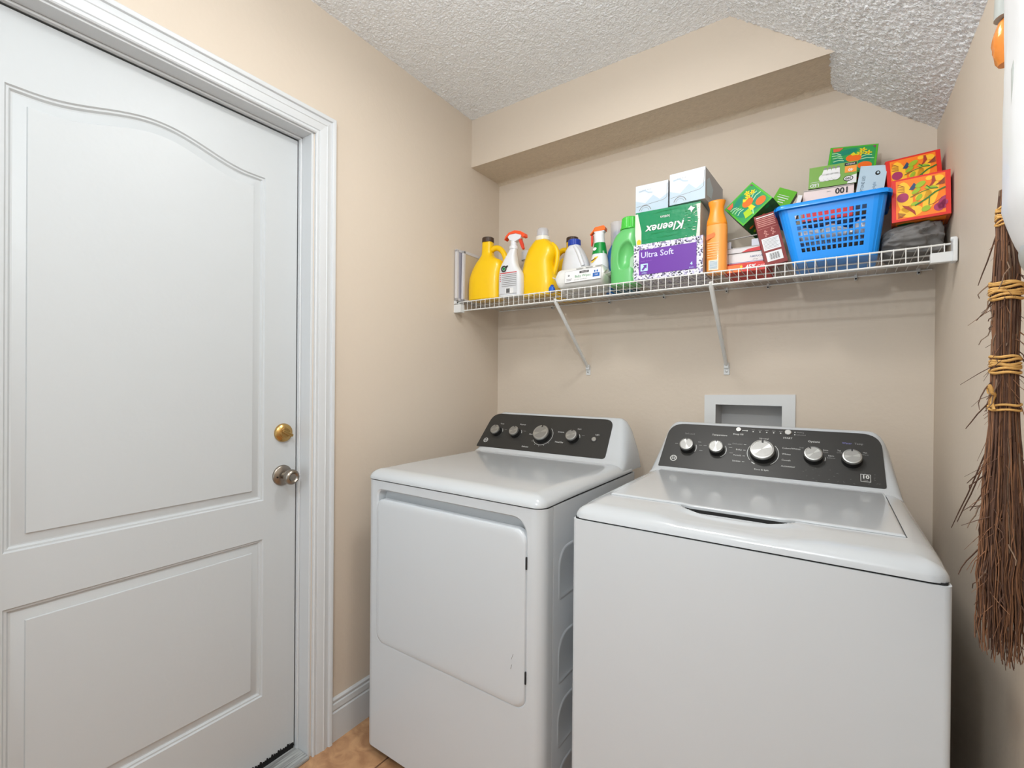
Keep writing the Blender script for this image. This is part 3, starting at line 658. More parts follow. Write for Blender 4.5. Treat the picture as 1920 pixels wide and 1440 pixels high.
def sprayer(t, x_, z0, s_, nozzle, hood, body=WPL, trig=ORG):
    k = nozzle   # +1 nozzle to the right
    mb = MB(); mb.lathe([(.0165*s_, z0), (.0165*s_, z0+.010*s_), (.012*s_, z0+.014*s_), (.012*s_, z0+.030*s_)], body, 20, 'z', (x_, 0, 0))
    mb.build('collar', t, smooth=40)
    mb = MB(); zz = z0+.026*s_
    pr_ = [(-.022, .020), (-.012, .006), (.012, .0), (.034, .008), (.040, .022), (.018, .030), (-.014, .030)]
    pts = [(x_+k*a*s_, zz+b_*s_) for a, b_ in pr_]
    mb.rings([[(a, -.011*s_, b_) for a, b_ in pts], [(a, .011*s_, b_) for a, b_ in pts]], body); mb.build('spray_head', t, bevel=.003)
    mb = MB(); hd = [(-.036, .010), (-.030, .024), (-.016, .036), (.010, .041), (.036, .034), (.052, .024), (.054, .012), (.044, .010), (.038, .020), (.014, .029), (-.012, .028), (-.024, .020)]
    pts = [(x_+k*a*s_, zz+b_*s_) for a, b_ in hd]
    mb.rings([[(a, -.013*s_, b_) for a, b_ in pts], [(a, .013*s_, b_) for a, b_ in pts]], trig); mb.build('hood', t, bevel=.002)
    mb = MB(); tr_ = [(.022, .008), (.034, .010), (.042, -.012), (.046, -.030), (.040, -.033), (.032, -.016)]
    pts = [(x_+k*a*s_, zz+b_*s_) for a, b_ in tr_]
    mb.rings([[(a, -.006*s_, b_) for a, b_ in pts], [(a, .006*s_, b_) for a, b_ in pts]], mat('red_trigger', (214, 62, 36), .4, var=.03)); mb.build('trigger', t, bevel=.0015)
# --- spray bottle 1
t = thing('spray_bottle', 'white spray bottle with orange-red trigger and grey printed label, between two yellow bottles', 'spray bottle', (.288, -.290, ZB), (0, 0, .05), 'spray bottles')
bottle(t, [(0, -.058, .056, .030), (.06, -.058, .057, .031), (.10, -.057, .053, .030), (.13, -.050, .034, .028), (.16, -.032, .026, .025), (.185, -.016, .024, .020), (.205, -.006, .026, .0155), (.214, -.005, .025, .0150)], WPL, exp=3)
sprayer(t, .010, .205, 1.15, 1, ORG)
mb = MB(); yb_ = -.0318
mb.rect(-.040, .046, .010, .098, c('label_grey', (206, 208, 212)), 0, yb_); mb.rect(-.040, .046, .097, .1005, RED, 1, yb_)
for k in range(7): mb.rect(-.030, .044, .089-.008*k, .0915-.008*k, GREYP, 1, yb_); mb.rect(-.039, -.034, .089-.011*k*.8, .0925-.011*k*.8, RED, 1, yb_) if k < 4 else None
mb.rect(-.010, .030, .010, .034, WHITE, 2, yb_); mb.rect(-.006, .012, .012, .032, GREYP, 3, yb_)
for k in range(6): mb.rect(-.004+.0028*k, -.0025+.0028*k, .014, .030, BLACKP, 4, yb_)
mb.build('label', t)
mb = MB(); mb.ringp(-.020, .118, .0085, .014, BLACKP, 1, y=-.0305); mb.ell(-.020, .118, .0065, .0065, GREENP, 1, y=-.0305); mb.ell(-.005, .126, .007, .004, BLACKP, 1, .6, y=-.0305); mb.text('ORIGINAL', -.018, .105, .005, GREYP, 1, y=-.0308); mb.build('emblem', t)
# --- white jug behind
t = thing('white_bottle', 'plain white bottle standing behind the spray bottle and large yellow bottle', 'bottle', (.224, -.070, ZB))
bottle(t, [(0, -.045, .045, .04), (.12, -.045, .045, .04), (.155, -.036, .036, .034), (.190, -.020, .024, .02), (.214, -.018, .022, .018)], mat('cream_bottle', (214, 206, 196), .4, var=.02))
capmesh(t, .002, .214, .030, .030, .042, WPL)
# --- large yellow bottle
t = thing('detergent_bottle', 'large yellow bottle with clear domed cap, tallest of the yellow ones', 'bottle', (.402, -.225, ZB), (0, 0, 0))
bottle(t, [(0, -.088, .070, .052), (.05, -.090, .072, .055), (.10, -.088, .066, .055), (.14, -.080, .062, .053), (.175, -.070, .072, .050), (.205, -.058, .066, .044), (.228, -.040, .046, .035), (.240, -.028, .032, .028)], YEL, exp=2.8)
handle_arc(t, [(.050, -.004, .218), (.074, -.004, .196), (.080, -.004, .160), (.070, -.004, .110), (.058, -.004, .085)], .010, YEL, 'grip')
mb = MB(); mb.lathe([(.030, .238), (.032, .241), (.032, .254), (.030, .256)], mat('frosted_collar', (226, 224, 214), .3, var=.01), 30, 'z', (.002, 0, 0)); mb.build('collar', t, smooth=30)
mb = MB(); mb.lathe([(.026, .254), (.025, .285), (.021, .291), (0, .292), (0, .289), (.019, .288), (.0228, .283), (.0235, .254)], CLR, 30, 'z', (.002, 0, 0), cap=False)
mb.build('clear_cap', t, smooth=40)
mb = MB(); mb.lathe([(.010, .254), (.009, .282), (0, .284)], WPL, 18, 'z', (.004, 0, 0)); mb.build('pour_spout', t, smooth=40)
# --- bleach jug
t = thing('bleach_jug', 'white jug with royal blue cap, standing behind the wipes pack', 'jug', (.525, -.152, ZB))
bottle(t, [(0, -.064, .066, .038), (.09, -.064, .068, .038), (.13, -.060, .064, .037), (.165, -.053, .050, .034), (.195, -.042, .034, .034), (.212, -.031, .022, .025), (.216, -.029, .021, .0245)], WPL)
handle_arc(t, [(.006, -.022, .208), (.026, -.030, .185), (.040, -.030, .150), (.050, -.028, .120)], .009, WPL)
mb = MB(); mb.pr([(-.001, .195), (.004, .192), (.016, .166), (.014, .152), (.008, .166)], mat('shadowed_slot', (120, 122, 130), .6, var=.03), 1, -.036); 
capmesh(t, -.006, .216, .028, .027, .026, BLU)
# --- blue-and-white carton end tucked behind wipes
t = thing('softener_jug', 'tiny blue bottle low between the wipes pack and the large yellow bottle', 'bottle', (.493, -.292, ZB), (0, 0, .1))
bottle(t, [(0, -.014, .012, .012), (.014, -.014, .012, .012), (.022, -.010, .008, .010), (.024, -.007, .006, .008)], mat('blue_bottle', (30, 92, 190), .35, var=.04))
capmesh(t, .0, .024, .006, .006, .006, BLU)
# --- wipes packs
def wipes(loc, rot, label, sx=1, marks=True):
    t = thing('wipes_pack', label, 'wipes', loc, rot, 'soft packs of wipes')
    WR = mat('glossy_white_wrap', (220, 220, 216), .28, bump=.9, bscale=40, var=.02, coat=.2); mb = MB(); rr = []
    for i in range(25):
        u_ = i/24; x_ = lerp(-.103, .103, u_)*sx; e = min(1, min(u_, 1-u_)/.10); s_ = .30+.70*math.sqrt(1-(1-e)**2)
        ring = []
        for k in range(28):
            a = 2*PI*k/28; cy, cz = math.cos(a), math.sin(a); wob = 1+.03*noise.noise(Vector((x_*60, cy*2, cz*2)))
            ring.append((x_, .048*math.copysign(abs(cy)**.45, cy)*lerp(.9, 1, s_)*wob, .040+.040*math.copysign(abs(cz)**.6, cz)*s_*wob))
        rr.append(ring)
    mb.rings(rr, WR); mb.build('soft_pack', t, smooth=60)
    for sg in (-1, 1):
        mb = MB(); n_ = 12; a = [(sg*.101*sx, -.040+.08*k/n_, .038+.003*math.sin(k*2.2)) for k in range(n_+1)]; b_ = [(sg*(.117+.003*math.sin(k*1.9))*sx, -.046+.092*k/n_, .042+.006*math.sin(k*1.7)+.004) for k in range(n_+1)]
        c2 = [(p[0], p[1], p[2]+.0012) for p in b_]; d2 = [(p[0], p[1], p[2]+.0012) for p in a]
        for q in range(n_): mb.add([a[q], a[q+1], b_[q+1], b_[q], d2[q], d2[q+1], c2[q+1], c2[q]], [(0,3,2,1),(4,5,6,7),(2,3,7,6),(0,1,5,4)], WR)
        mb.build('crimped_end', t)
    if marks:
        mb = MB(); L = -.0508
        mb.rect(-.058, .096, .015, .061, GREYP, 0, L); mb.rect(-.0572, .0952, .0158, .0602, WHITE, 1, L)
        mb.rect(0.006, .045, .047, .0555, BLACKP, 2, L); mb.text('KIRKLAND', .0255, .0512, .0062, WHITE, 3, L)
        mb.text('Baby Wipes', .020, .036, .014, GREENP, 2, L); mb.text('ultra soft - hypoallergenic', .012, .0235, .0055, GREYP, 2, L)
        mb.ell(-.040, .043, .004, .004, GREYP, 2, y=L); mb.rect(-.050, -.026, .028, .030, GREYP, 2, L); mb.rect(-.050, -.030, .0225, .0245, GREYP, 2, L)
        mb.rect(.062, .090, .025, .040, BLUEP, 2, L); mb.text('100', .076, .0325, .009, WHITE, 3, L); mb.ell(.070, .047, .003, .0045, BLUEP, 2, y=L); mb.ell(.080, .047, .003, .0045, BLUEP, 2, y=L)
        for k in range(3): mb.rect(-.010+.04*k, .020+.04*k, .0655, .068, GREYP, 0, -.0485)
        mb.build('label', t)
    return t
wipes((.622, -.268, ZB+.004), (-.10, -.02, .02), 'white soft pack of wipes with black, green and blue label at shelf front')
# --- green-labelled spray bottle
t = thing('spray_bottle', 'white spray bottle with green label band and bright orange hood, trigger pointing left', 'spray bottle', (.652, -.188, ZB), (0, 0, .15), 'spray bottles')
bottle(t, [(0, -.040, .040, .028), (.06, -.040, .040, .029), (.11, -.037, .038, .028), (.15, -.028, .031, .025), (.185, -.021, .025, .020), (.205, -.019, .022, .017), (.232, -.022, .020, .016), (.240, -.020, .021, .015)], mat('milky_bottle', (226, 228, 232), .3, var=.01), exp=2.4)
LGR = mat('green_label', (0, 142, 58), .4, var=.03)
mb = MB(); rr = []
for z, a, b_, d in ((.152, -.030, .0325, .0262), (.165, -.0275, .0302, .0242), (.185, -.023, .0268, .0215), (.198, -.0213, .0247, .0193)):
    rr.append([((a+b_)/2+(b_-a)/2*math.cos(q), d*math.sin(q), z) for q in [2*PI*k/30 for k in range(30)]])
mb.rings(rr, LGR, cap0=False, cap1=False); mb.ell(-.012, .171, .008, .006, WHITE, 1, .5, y=-.0245); mb.build('label_band', t, smooth=50)
mb = MB(); mb.pr([(-.028, .118), (-.010, .138), (.004, .140), (-.004, .130), (-.020, .116)], YELP, 1, -.0275); mb.pr([(-.027, .124), (-.008, .134), (-.006, .131), (-.024, .121)], BRN, 2, -.0275); mb.build('label', t)
mb = MB(); k_ = 1
pts = [(-.022, .244), (-.016, .262), (.020, .266), (.028, .258), (.026, .246)]; mb.rings([[(a, -.015, b_) for a, b_ in pts], [(a, .017, b_) for a, b_ in pts]], mat('bright_orange_hood', (250, 112, 28), .35, var=.02))
pts = [(-.018, .262), (-.022, .246), (-.036, .232), (-.038, .236), (-.026, .250)]; mb.rings([[(a, -.012, b_) for a, b_ in pts], [(a, .012, b_) for a, b_ in pts]], MATS['bright_orange_hood']); mb.build('hood', t, bevel=.003)
mb = MB(); pts = [(-.020, .240), (.022, .240), (.024, .248), (-.020, .250)]; mb.rings([[(a, -.013, b_) for a, b_ in pts], [(a, .013, b_) for a, b_ in pts]], MATS['milky_bottle']); mb.build('spray_head', t, bevel=.002)
mb = MB(); pts = [(-.034, .232), (-.026, .234), (-.026, .205), (-.030, .188), (-.034, .190)]; mb.rings([[(a, -.005, b_) for a, b_ in pts], [(a, .005, b_) for a, b_ in pts]], MATS['red_trigger']); mb.build('trigger', t, bevel=.001)
# --- clear bottle with blue liquid
t = thing('rinse_bottle', 'bottle of blue liquid with tall clear cup cap, mostly behind the green bottle', 'bottle', (.690, -.090, ZB))
bottle(t, [(0, -.046, .046, .035), (.14, -.046, .046, .035), (.18, -.040, .042, .032), (.21, -.026, .030, .024), (.222, -.024, .026, .022)], mat('blue_liquid', (24, 104, 176), .18, var=.04, coat=.4))
mb = MB(); mb.lathe([(.029, .205), (.031, .30), (.028, .302), (.026, .298), (.0275, .206)], CLR, 30, 'z', (0, 0, 0), cap=False); mb.build('clear_cap', t, smooth=30)
mb = MB(); mb.lathe([(.020, .222), (.020, .262), (.012, .266), (0, .266)], mat('blue_spout', (60, 110, 176), .3, var=.04), 20, 'z'); mb.build('pour_spout', t, smooth=40)
# --- green bottle
t = thing('softener_bottle', 'light green bottle with bright green cap and moulded grip, left of tissue boxes', 'bottle', (.788, -.235, ZB))
gb = bottle(t, [(0, -.058, .056, .045), (.05, -.059, .057, .046), (.10, -.060, .056, .046), (.14, -.058, .056, .045), (.17, -.052, .054, .043), (.195, -.038, .052, .038), (.212, -.020, .048, .030), (.218, -.016, .046, .028)], GRN, exp=2.6, n=120)
for v in gb.data.vertices:   # hollow of the moulded grip
    if v.co.y < 0:
        cx_ = .010+.10*(v.co.z-.105); q = ((v.co.x-cx_)/.029)**2+((v.co.z-.108)/.052)**2
        if q < 1: v.co.y += .026*(1-q)**.6
        elif q < 1.35: v.co.y -= .0018*(1.35-q)/.35
capmesh(t, .012, .216, .034, .031, .042, GRC, 34)
mb = MB(); mb.lathe([(.037, .212), (.037, .217), (.034, .218)], GRC, 34, 'z', (.012, 0, 0)); mb.build('cap_collar', t, smooth=30)
# --- dark teal pack lying behind/below
t = tag((lambda b: (b.box(-.045, .045, -.055, .055, 0, .02, mat('teal_card', (22, 92, 118), .4, var=.1)), b.build('flat_pack', None, (.735, -.105, ZB), (0, 0, .1), bevel=.003))[1])(MB()), 'flat dark teal packet lying under the shelf clutter, seen between shelf wires', 'packet')

# --- box helper: local frame x right, z up, front face at y=0 facing the room, depth towards +y
def carton(name, label, cat, F, e, d, mats, group=None, bevel=.0012, body='carton'):
    t = thing(name, label, cat, F, e, group); w_, dp, h = d; mb = MB(); f, s_, tp = (mats+[mats[0]]*2)[:3] if isinstance(mats, list) else (mats,)*3
    a = w_/2; b_ = h/2
    mb.add([(-a,0,-b_),(a,0,-b_),(a,0,b_),(-a,0,b_)], [(0,1,2,3)], f); mb.add([(-a,dp,-b_),(a,dp,-b_),(a,dp,b_),(-a,dp,b_)], [(3,2,1,0)], f)
    mb.add([(a,0,-b_),(a,dp,-b_),(a,dp,b_),(a,0,b_)], [(0,1,2,3)], s_); mb.add([(-a,0,-b_),(-a,dp,-b_),(-a,dp,b_),(-a,0,b_)], [(3,2,1,0)], s_)
    mb.add([(-a,0,b_),(a,0,b_),(a,dp,b_),(-a,dp,b_)], [(0,1,2,3)], tp); mb.add([(-a,0,-b_),(a,0,-b_),(a,dp,-b_),(-a,dp,-b_)], [(3,2,1,0)], tp)
    return t, mb
# --- speckled 'Ultra Soft' pack
SKIN = c('wrapped_side', (196, 184, 172), .35, bump=.6, bscale=30); PUR = c('purple_label', (104, 50, 156), .38)
t, mb = carton('tissue_pack', 'speckled lilac shrink-wrapped tissue pack with purple Ultra Soft label', 'tissue pack', (.966, -.318, ZB+.0635), (0, 0, .023), (.236, .20, .125), [SPECK, SKIN, SPECK], 'shrink-wrapped tissue packs')
mb.build('wrapped_pack', t, bevel=.006)
mb = MB(); mb.rect(-.098, .098, -.046, .042, PUR, 3, -.001); mb.text('Ultra Soft', -.092, .022, .029, c('lilac_print', (206, 204, 236)), 4, -.001, align='LEFT', bold=.012); mb.text('facial tissues', -.092, .002, .008, c('violet_print', (140, 92, 186)), 4, -.001, align='LEFT')
LB = c('pale_blue_arrow', (186, 220, 244)); mb.rect(-.092, -.066, -.034, -.008, LB, 4, -.001)
mb.pr([(-.088, -.028), (-.083, -.033), (-.074, -.022), (-.071, -.026), (-.069, -.012), (-.083, -.013), (-.079, -.017)], PUR, 5, -.001); mb.text('up&up', -.079, -.040, .007, LB, 4, -.001)
mb.text('4', .082, -.028, .017, LB, 4, -.001, bold=.01); mb.text('boxes', .082, -.040, .006, LB, 4, -.001)
mb.build('label', t)
mb = MB()
rnd = random.Random(2)
pts = [(-.118-.004*rnd.random()-(.010 if 3 < k < 8 else 0), -.004, -.05+.01*k) for k in range(9)]
for a, b_ in zip(pts, pts[1:]): mb.add([a, b_, (-.116, .004, b_[2]), (-.116, .004, a[2])], [(0, 1, 2, 3), (3, 2, 1, 0)], CLR)
mb.build('wrap_seam', t)
# --- green Kleenex pack, upside down
KG = c('kleenex_green', (0, 134, 84), .3, bump=.8, bscale=35, coat=.25); KW = c('kleenex_pale', (214, 224, 206), .35, bump=.4)
t, mb = carton('tissue_pack', 'green shrink-wrapped tissue pack lying upside down on the purple-labelled pack', 'tissue pack', (.955, -.290, ZB+.127+.0625), (0, .012, .012), (.226, .12, .122), [KG, SKIN, KG], 'shrink-wrapped tissue packs')
mb.build('wrapped_pack', t, bevel=.006)
mb = MB(); mb.pr([(-.114, .055), (-.104, .055), (-.090, -.010), (-.089, -.055), (-.108, -.058), (-.113, -.02)], KW, 2, -.0008); mb.ell(-.098, -.048, .008, .010, YELP, 3, y=-.0008)
mb.pr([(.100, .055), (.113, .055), (.113, -.055), (.101, -.055), (.106, 0)], KW, 2, -.0008)
mb.text('Kleenex', -.004, -.005, .040, WHITE, 3, -.0008, PI, 1.0, .25, .02); mb.text('lotion', -.006, .031, .014, WHITE, 3, -.0008, PI, bold=.01)
rnd = random.Random(5)
for k in range(46):
    a, b_ = rnd.uniform(.055, .105), rnd.uniform(-.054, .054); mb.line([(a, b_), (a+rnd.uniform(.003, .010), b_+rnd.uniform(-.002, .002))], rnd.uniform(.0006, .0018), KW if k % 2 else GREENP, 2, -.0008)
for k in range(18):
    a, b_ = rnd.uniform(-.09, .06), rnd.uniform(-.055, .055); mb.line([(a, b_), (a+rnd.uniform(.02, .05), b_+.003)], .0007, GREENP, 1, -.0008)
mb.pr([(.072, .040), (.082, .052), (.088, .046), (.096, .044), (.088, .036), (.084, .028), (.080, .038)], WHITE, 3, -.0008)
mb.build('label', t)
# --- two blue and white boxes on top
BW = c('pale_blue_card', (212, 220, 228), .4); BW2 = c('blue_wash', (184, 202, 216), .4); BW3 = c('grey_side_card', (176, 176, 182), .45)
def bluebox(F, rz, d, label):
    t, mb = carton('tissue_box', label, 'tissue box', F, (0, 0, rz), d, [BW, BW3, BW], 'pale blue tissue boxes')
    a, b_ = d[0]/2, d[2]/2
    mb.pr([(-a, -b_), (a, -b_), (a, b_*.1), (a*.5, -b_*.25), (a*.1, b_*.15), (-a*.4, -b_*.35), (-a, -b_*.1)], BW2, 1)
    mb.build('carton', t, bevel=.0012)
    mb = MB(); mb.line([(-a*.95, -b_*.55), (a*.7, -b_*.35), (a*.92, -b_*.2), (a*.95, b_*.8)], .0012, GREYP, 2)
    mb.line([(-a*.8, b_*.55), (-a*.45, b_*.6), (-a*.2, b_*.4), (a*.05, b_*.35)], .004, BW2, 2); mb.ringp(-a*.4, -b_*.95, .020, .0225, GREYP, 2, .2, 2.9, 14); mb.ringp(-a*.4, -b_*.95, .014, .0152, GREYP, 2, .2, 2.9, 14)
    for k in range(4): mb.text('ab', -a*.55+.009*k, b_*.62, .006, BW3, 2)
    mb.build('printed_art', t)
    mb = MB(); mb.add([(a+.0006, .02, -b_*.7), (a+.0006, .08, -b_*.6), (a+.0006, .10, b_*.1), (a+.0006, .05, b_*.6), (a+.0006, .02, b_*.3)], [(0, 1, 2, 3, 4)], BW2); mb.build('side_print', t); return t
bluebox((.893, -.268, 1.924), .03, (.118, .118, .100), 'pale blue tissue box with mountain print, left one atop the green pack')
bluebox((1.022, -.283, 1.928), -.03, (.120, .24, .108), 'pale blue tissue box, right one atop the green pack, taller and deeper')
# --- orange shampoo bottle
OR = mat('orange_shampoo_plastic', (244, 160, 74), .34, coat=.1, var=.03, sss=.04); OC = mat('orange_cap_plastic', (248, 150, 40), .34, var=.03)
t = thing('shampoo_bottle', 'orange shampoo bottle with flared cap, right of the tissue packs', 'bottle', (1.118, -.268, ZB), (0, 0, .05))
bottle(t, [(0, -.032, .030, .022), (.004, -.033, .032, .023), (.08, -.034, .032, .023), (.150, -.034, .032, .023), (.162, -.0335, .031, .0225)], OR, exp=2.4)
bottle(t, [(.1625, -.034, .031, .0225), (.180, -.032, .028, .021), (.196, -.027, .023, .019), (.212, -.024, .020, .017), (.224, -.0245, .0205, .017), (.236, -.028, .024, .019), (.243, -.029, .026, .0195), (.2445, -.027, .024, .018)], OC, name='cap', exp=2.2)
mb = MB(); L = -.0238
mb.pr([(-.030, .112), (-.006, .120), (-.002, .128), (-.005, .136), (-.028, .128)], c('deep_orange_ink', (238, 112, 30)), 1, L)
for k in range(7): mb.rect(-.026, .010-.002*(k % 3), .100-.008*k, .1015-.008*k, c('cream_ink', (250, 214, 160)), 1, L)
mb.rect(-.022, .008, .010, .044, c('pale_cream', (244, 226, 200)), 1, L); mb.rect(-.019, .005, .014, .040, c('label_blue_grey', (150, 176, 190)), 2, L)
for k in range(6): mb.rect(-.018, .004, .016+.004*k, .0175+.004*k, WHITE, 3, L)
mb.build('label', t)

# --- tissue boxes with fruit and vegetable print
GB = c('green_carton', (52, 160, 84)); GBE = c('lime_edge', (92, 190, 40)); TEAL = c('teal_print', (24, 138, 110)); LIME = c('lime_print', (168, 206, 34)); ORF = c('tangerine_print', (244, 112, 34)); YF = c('flower_yellow', (228, 214, 40)); CORAL = c('coral_print', (226, 104, 74)); PGR = c('pale_green_print', (170, 222, 170))
def fruit_face(mb, a, b_, L=0):
    mb.rect(-a, a, -b_, b_, GBE, 1); q = .93; mb.rect(-a*q, a*q, -b_*q, b_*q, GB, 2)
    for x_, z_, rx, rz, r in ((-.3, .55, .5, .2, .3), (.45, .1, .35, .5, .2), (-.5, -.3, .3, .45, .6), (.2, -.6, .5, .2, -.3)): mb.ell(a*x_, b_*z_, a*rx, b_*rz, TEAL, 3, r)
    for x_, z_, r in ((.05, .05, .33), (.55, -.55, .30)): mb.ell(a*x_, b_*z_, a*r, b_*r*.9, ORF, 5)
    mb.pr([(a*(-.1), b_*.33), (a*.02, b_*.5), (a*.1, b_*.35), (a*.25, b_*.36), (a*.1, b_*.25), (-a*.02, b_*.22)], YF, 6)
    for x_, z_ in ((.40, .62), (.62, .38), (.30, .36)):
        for k in range(5): mb.ell(a*x_+a*.10*math.cos(k*1.257), b_*z_+b_*.10*math.sin(k*1.257), a*.075, b_*.05, YF, 6, k*1.257)
        mb.ell(a*x_, b_*z_, a*.04, b_*.04, ORF, 7)
    for k, (x0, z0, x1, z1) in enumerate(((-.9, .5, -.5, .35), (-.9, .3, -.45, .2), (-.85, .1, -.4, .05), (-.8, -.15, -.35, -.1), (.3, -.1, .9, -.05), (.35, .1, .8, .2), (-.2, -.9, .1, -.5))): mb.line([(a*x0, b_*z0), (a*(x0+x1)/2, b_*((z0+z1)/2+.08)), (a*x1, b_*z1)], .0035, PGR, 4)
    mb.pr([(-a*.65, -b_*.75), (-a*.2, -b_*.85), (-a*.12, -b_*.35), (-a*.5, -b_*.3)], LIME, 5); mb.pr([(-a*.18, -b_*.6), (a*.15, -b_*.62), (a*.1, -b_*.25), (-a*.1, -b_*.2)], YF, 5)
    mb.pr([(-a*.9, b_*.9), (-a*.45, b_*.9), (-a*.6, b_*.65), (-a*.85, b_*.6)], CORAL, 5); mb.pr([(a*.78, b_*.9), (a*.9, b_*.9), (a*.9, b_*.7)], c('purple_print', (150, 60, 110)), 5)
DKG = c('shaded_patterned_side', (46, 96, 46), .5, var=.5, vscale=90)  # patterned print, with the shade of the downward sides put into its colour
def fruitbox(F, e, d, label):
    t, mb = carton('tissue_box', label, 'tissue box', F, e, d, [GB, DKG, DKG], 'green fruit-print tissue boxes'); mb.build('carton', t, bevel=.001)
    mb = MB(); fruit_face(mb, d[0]/2-.0012, d[2]/2-.0012); mb.build('printed_face', t)
    mb = MB(); rnd = random.Random(3)
    for k in range(16):
        y_, q = rnd.uniform(.012, d[1]-.012), rnd.uniform(-d[0]/2+.012, d[0]/2-.012); M = (ORF, RED, LIME, GREENP)[k % 4]
        mb.add([(q+.008*math.cos(a), y_+.005*math.sin(a), -d[2]/2-.0006) for a in [k2*PI/4 for k2 in range(8)]], [tuple(range(8))], M)
        mb.add([(-d[0]/2-.0006, y_+.005*math.sin(a), q*.8+.008*math.cos(a)) for a in [k2*PI/4 for k2 in range(8)]], [tuple(range(8))], M)
    mb.build('side_print', t); return t
fruitbox((1.204, -.231, 1.846), (-.318, -.711, -.057), (.114, .100, .109), 'green tissue box with orange fruit print, tipped on one corner')
fruitbox((1.486, -.100, 1.971), (-.40, .130, .078), (.128, .050, .109), 'green fruit-print tissue box leaning at back, highest above the blue basket')
# --- small plain green box
t, mb = carton('green_box', 'small plain lime green box with white text, wedged left of the blue basket', 'box', (1.298, -.150, 1.868), (-.189, .479, .020), (.0575, .032, .069), [c('plain_lime', (98, 180, 36)), c('grey_green_edge', (110, 130, 84)), c('grey_green_edge', (110, 130, 84))])
mb.build('carton', t, bevel=.001); mb = MB()
for k, wd in enumerate((.034, .036, .022, .018)): mb.rect(-wd/2-.002, wd/2-.002, .010-.008*k, .0118-.008*k if k == 0 else .0128-.008*k, WHITE, 1)
mb.build('white_text', t)
# --- maroon box
MR = c('maroon_card', (130, 40, 36)); MRD = c('maroon_side', (96, 28, 28)); PK = c('pinkish_ink', (196, 130, 120))
t, mb = carton('maroon_box', 'tall maroon box with white panel and barcode, leaning against the blue basket', 'box', (1.276, -.263, 1.711), (-.124, -.213, .157), (.062, .034, .172), [MR, MRD, MR])
mb.build('carton', t, bevel=.001); mb = MB(); a, b_ = .031, .086
for k in range(6): mb.rect(-a*.85, a*.8, b_*.93-.0062*k-.003, b_*.93-.0062*k, PK if k else WHITE, 1)
mb.rect(-a*.9, a*.9, b_*.44, b_*.45, PK, 1)
for x_, z_ in ((-.3, .30), (-.25, .18), (.35, .34), (.4, .20)):
    for k in range(4): mb.ell(a*x_+.003*math.cos(k*1.7), b_*z_+.004*math.sin(k*2.1), .003, .002, PK, 1, k)
mb.rect(-a*.82, a*.75, -b_*.42, b_*.06, WHITE, 1)
for k in range(8): mb.rect(-a*.72, a*(.66-.1*(k % 3)), b_*(.0-.05*k)-.001, b_*(.0-.05*k), GREYP, 2)
mb.rect(-a*.75, a*.70, -b_*.86, -b_*.50, WHITE, 1)
for k in range(13): mb.rect(-a*.45+.0022*k, -a*.45+.0022*k+(.0012 if k % 3 else .0005), -b_*.80, -b_*.56, BLACKP, 2)
mb.build('printed_label', t)
# --- red and white carton, open tray carton, orange carton below
RW = c('red_card', (206, 40, 38)); OCB = c('orange_card', (236, 118, 52))
t, mb = carton('medicine_carton', 'white and red carton lying under the open box, behind the orange bottle', 'carton', (1.197, -.232, ZB+.0475), (0, 0, .003), (.110, .17, .043), [WHITE, RW, WHITE]); mb.build('carton', t, bevel=.001)
mb = MB(); a, b_ = .055, .0215; mb.rect(-a, a, -b_, -b_*.55, RW, 1); mb.rect(-a, a, -b_*.5, -b_*.42, c('violet_line', (120, 110, 170)), 1); mb.text('AMERICA', .034, .006, .009, c('blue_grey_ink', (120, 130, 160)), 1, bold=.01); mb.text('allergy', .032, -.003, .006, GREYP, 1); mb.build('printed_label', t)
t, mb = carton('orange_carton', 'flat orange and red carton, lowest in pile behind orange shampoo bottle', 'carton', (1.200, -.262, ZB+.0125), (0, 0, -.01), (.130, .19, .024), [OCB, RW, RW]); mb.build('carton', t, bevel=.001)
mb = MB(); mb.rect(-.005, .064, -.0115, .0115, RW, 1); mb.text('45%', .020, .001, .018, WHITE, 2, bold=.03); mb.text('OFF', .050, .0, .012, c('pink_ink', (250, 190, 190)), 2, bold=.02); mb.ell(-.008, .004, .004, .004, YELP, 2); mb.build('printed_label', t)
t = thing('open_carton', 'open white and red carton with dark inside, below the tipped green box', 'carton', (1.196, -.160, ZB+.070), (0, 0, .02))
mb = MB(); w_, d_, h_ = .058, .075, .052
for q in ((-w_, w_, -d_, d_, 0, .001), (-w_, -w_+.001, -d_, d_, 0, h_), (w_-.001, w_, -d_, d_, 0, h_), (-w_, w_, d_-.001, d_, 0, h_), (-w_, w_, -d_, -d_+.001, 0, .018)): mb.box(*q, c('grey_board', (170, 168, 166)))
for q in ((-w_, -w_*.72, -d_-.0004, -d_+.0006, .018, .040), (w_*.35, w_, -d_-.0004, -d_+.0006, .018, .040)): mb.box(*q, c('pale_flap', (198, 202, 214)))
mb.box(-w_, w_, -d_-.0006, -d_, 0, .014, c('white_flap', (214, 212, 214))); mb.pr([(-.01, .0), (.050, .0), (.045, .013), (.01, .009)], RED, 2, -d_-.0006)
mb.build('carton', t)
mb = MB(); mb.add([(-w_*.9, -d_, h_-.004), (w_*.9, -d_-.004, h_+.002), (w_*.9, -d_+.02, h_+.006), (-w_*.9, -d_+.02, h_+.001), (-w_*.9, -d_, h_-.006), (w_*.9, -d_-.004, h_), (w_*.9, -d_+.02, h_+.004), (-w_*.9, -d_+.02, h_-.001)], [(0,1,2,3),(7,6,5,4),(0,4,5,1),(1,5,6,2),(2,6,7,3),(3,7,4,0)], c('grey_board', (170, 168, 166))); mb.build('flap', t)

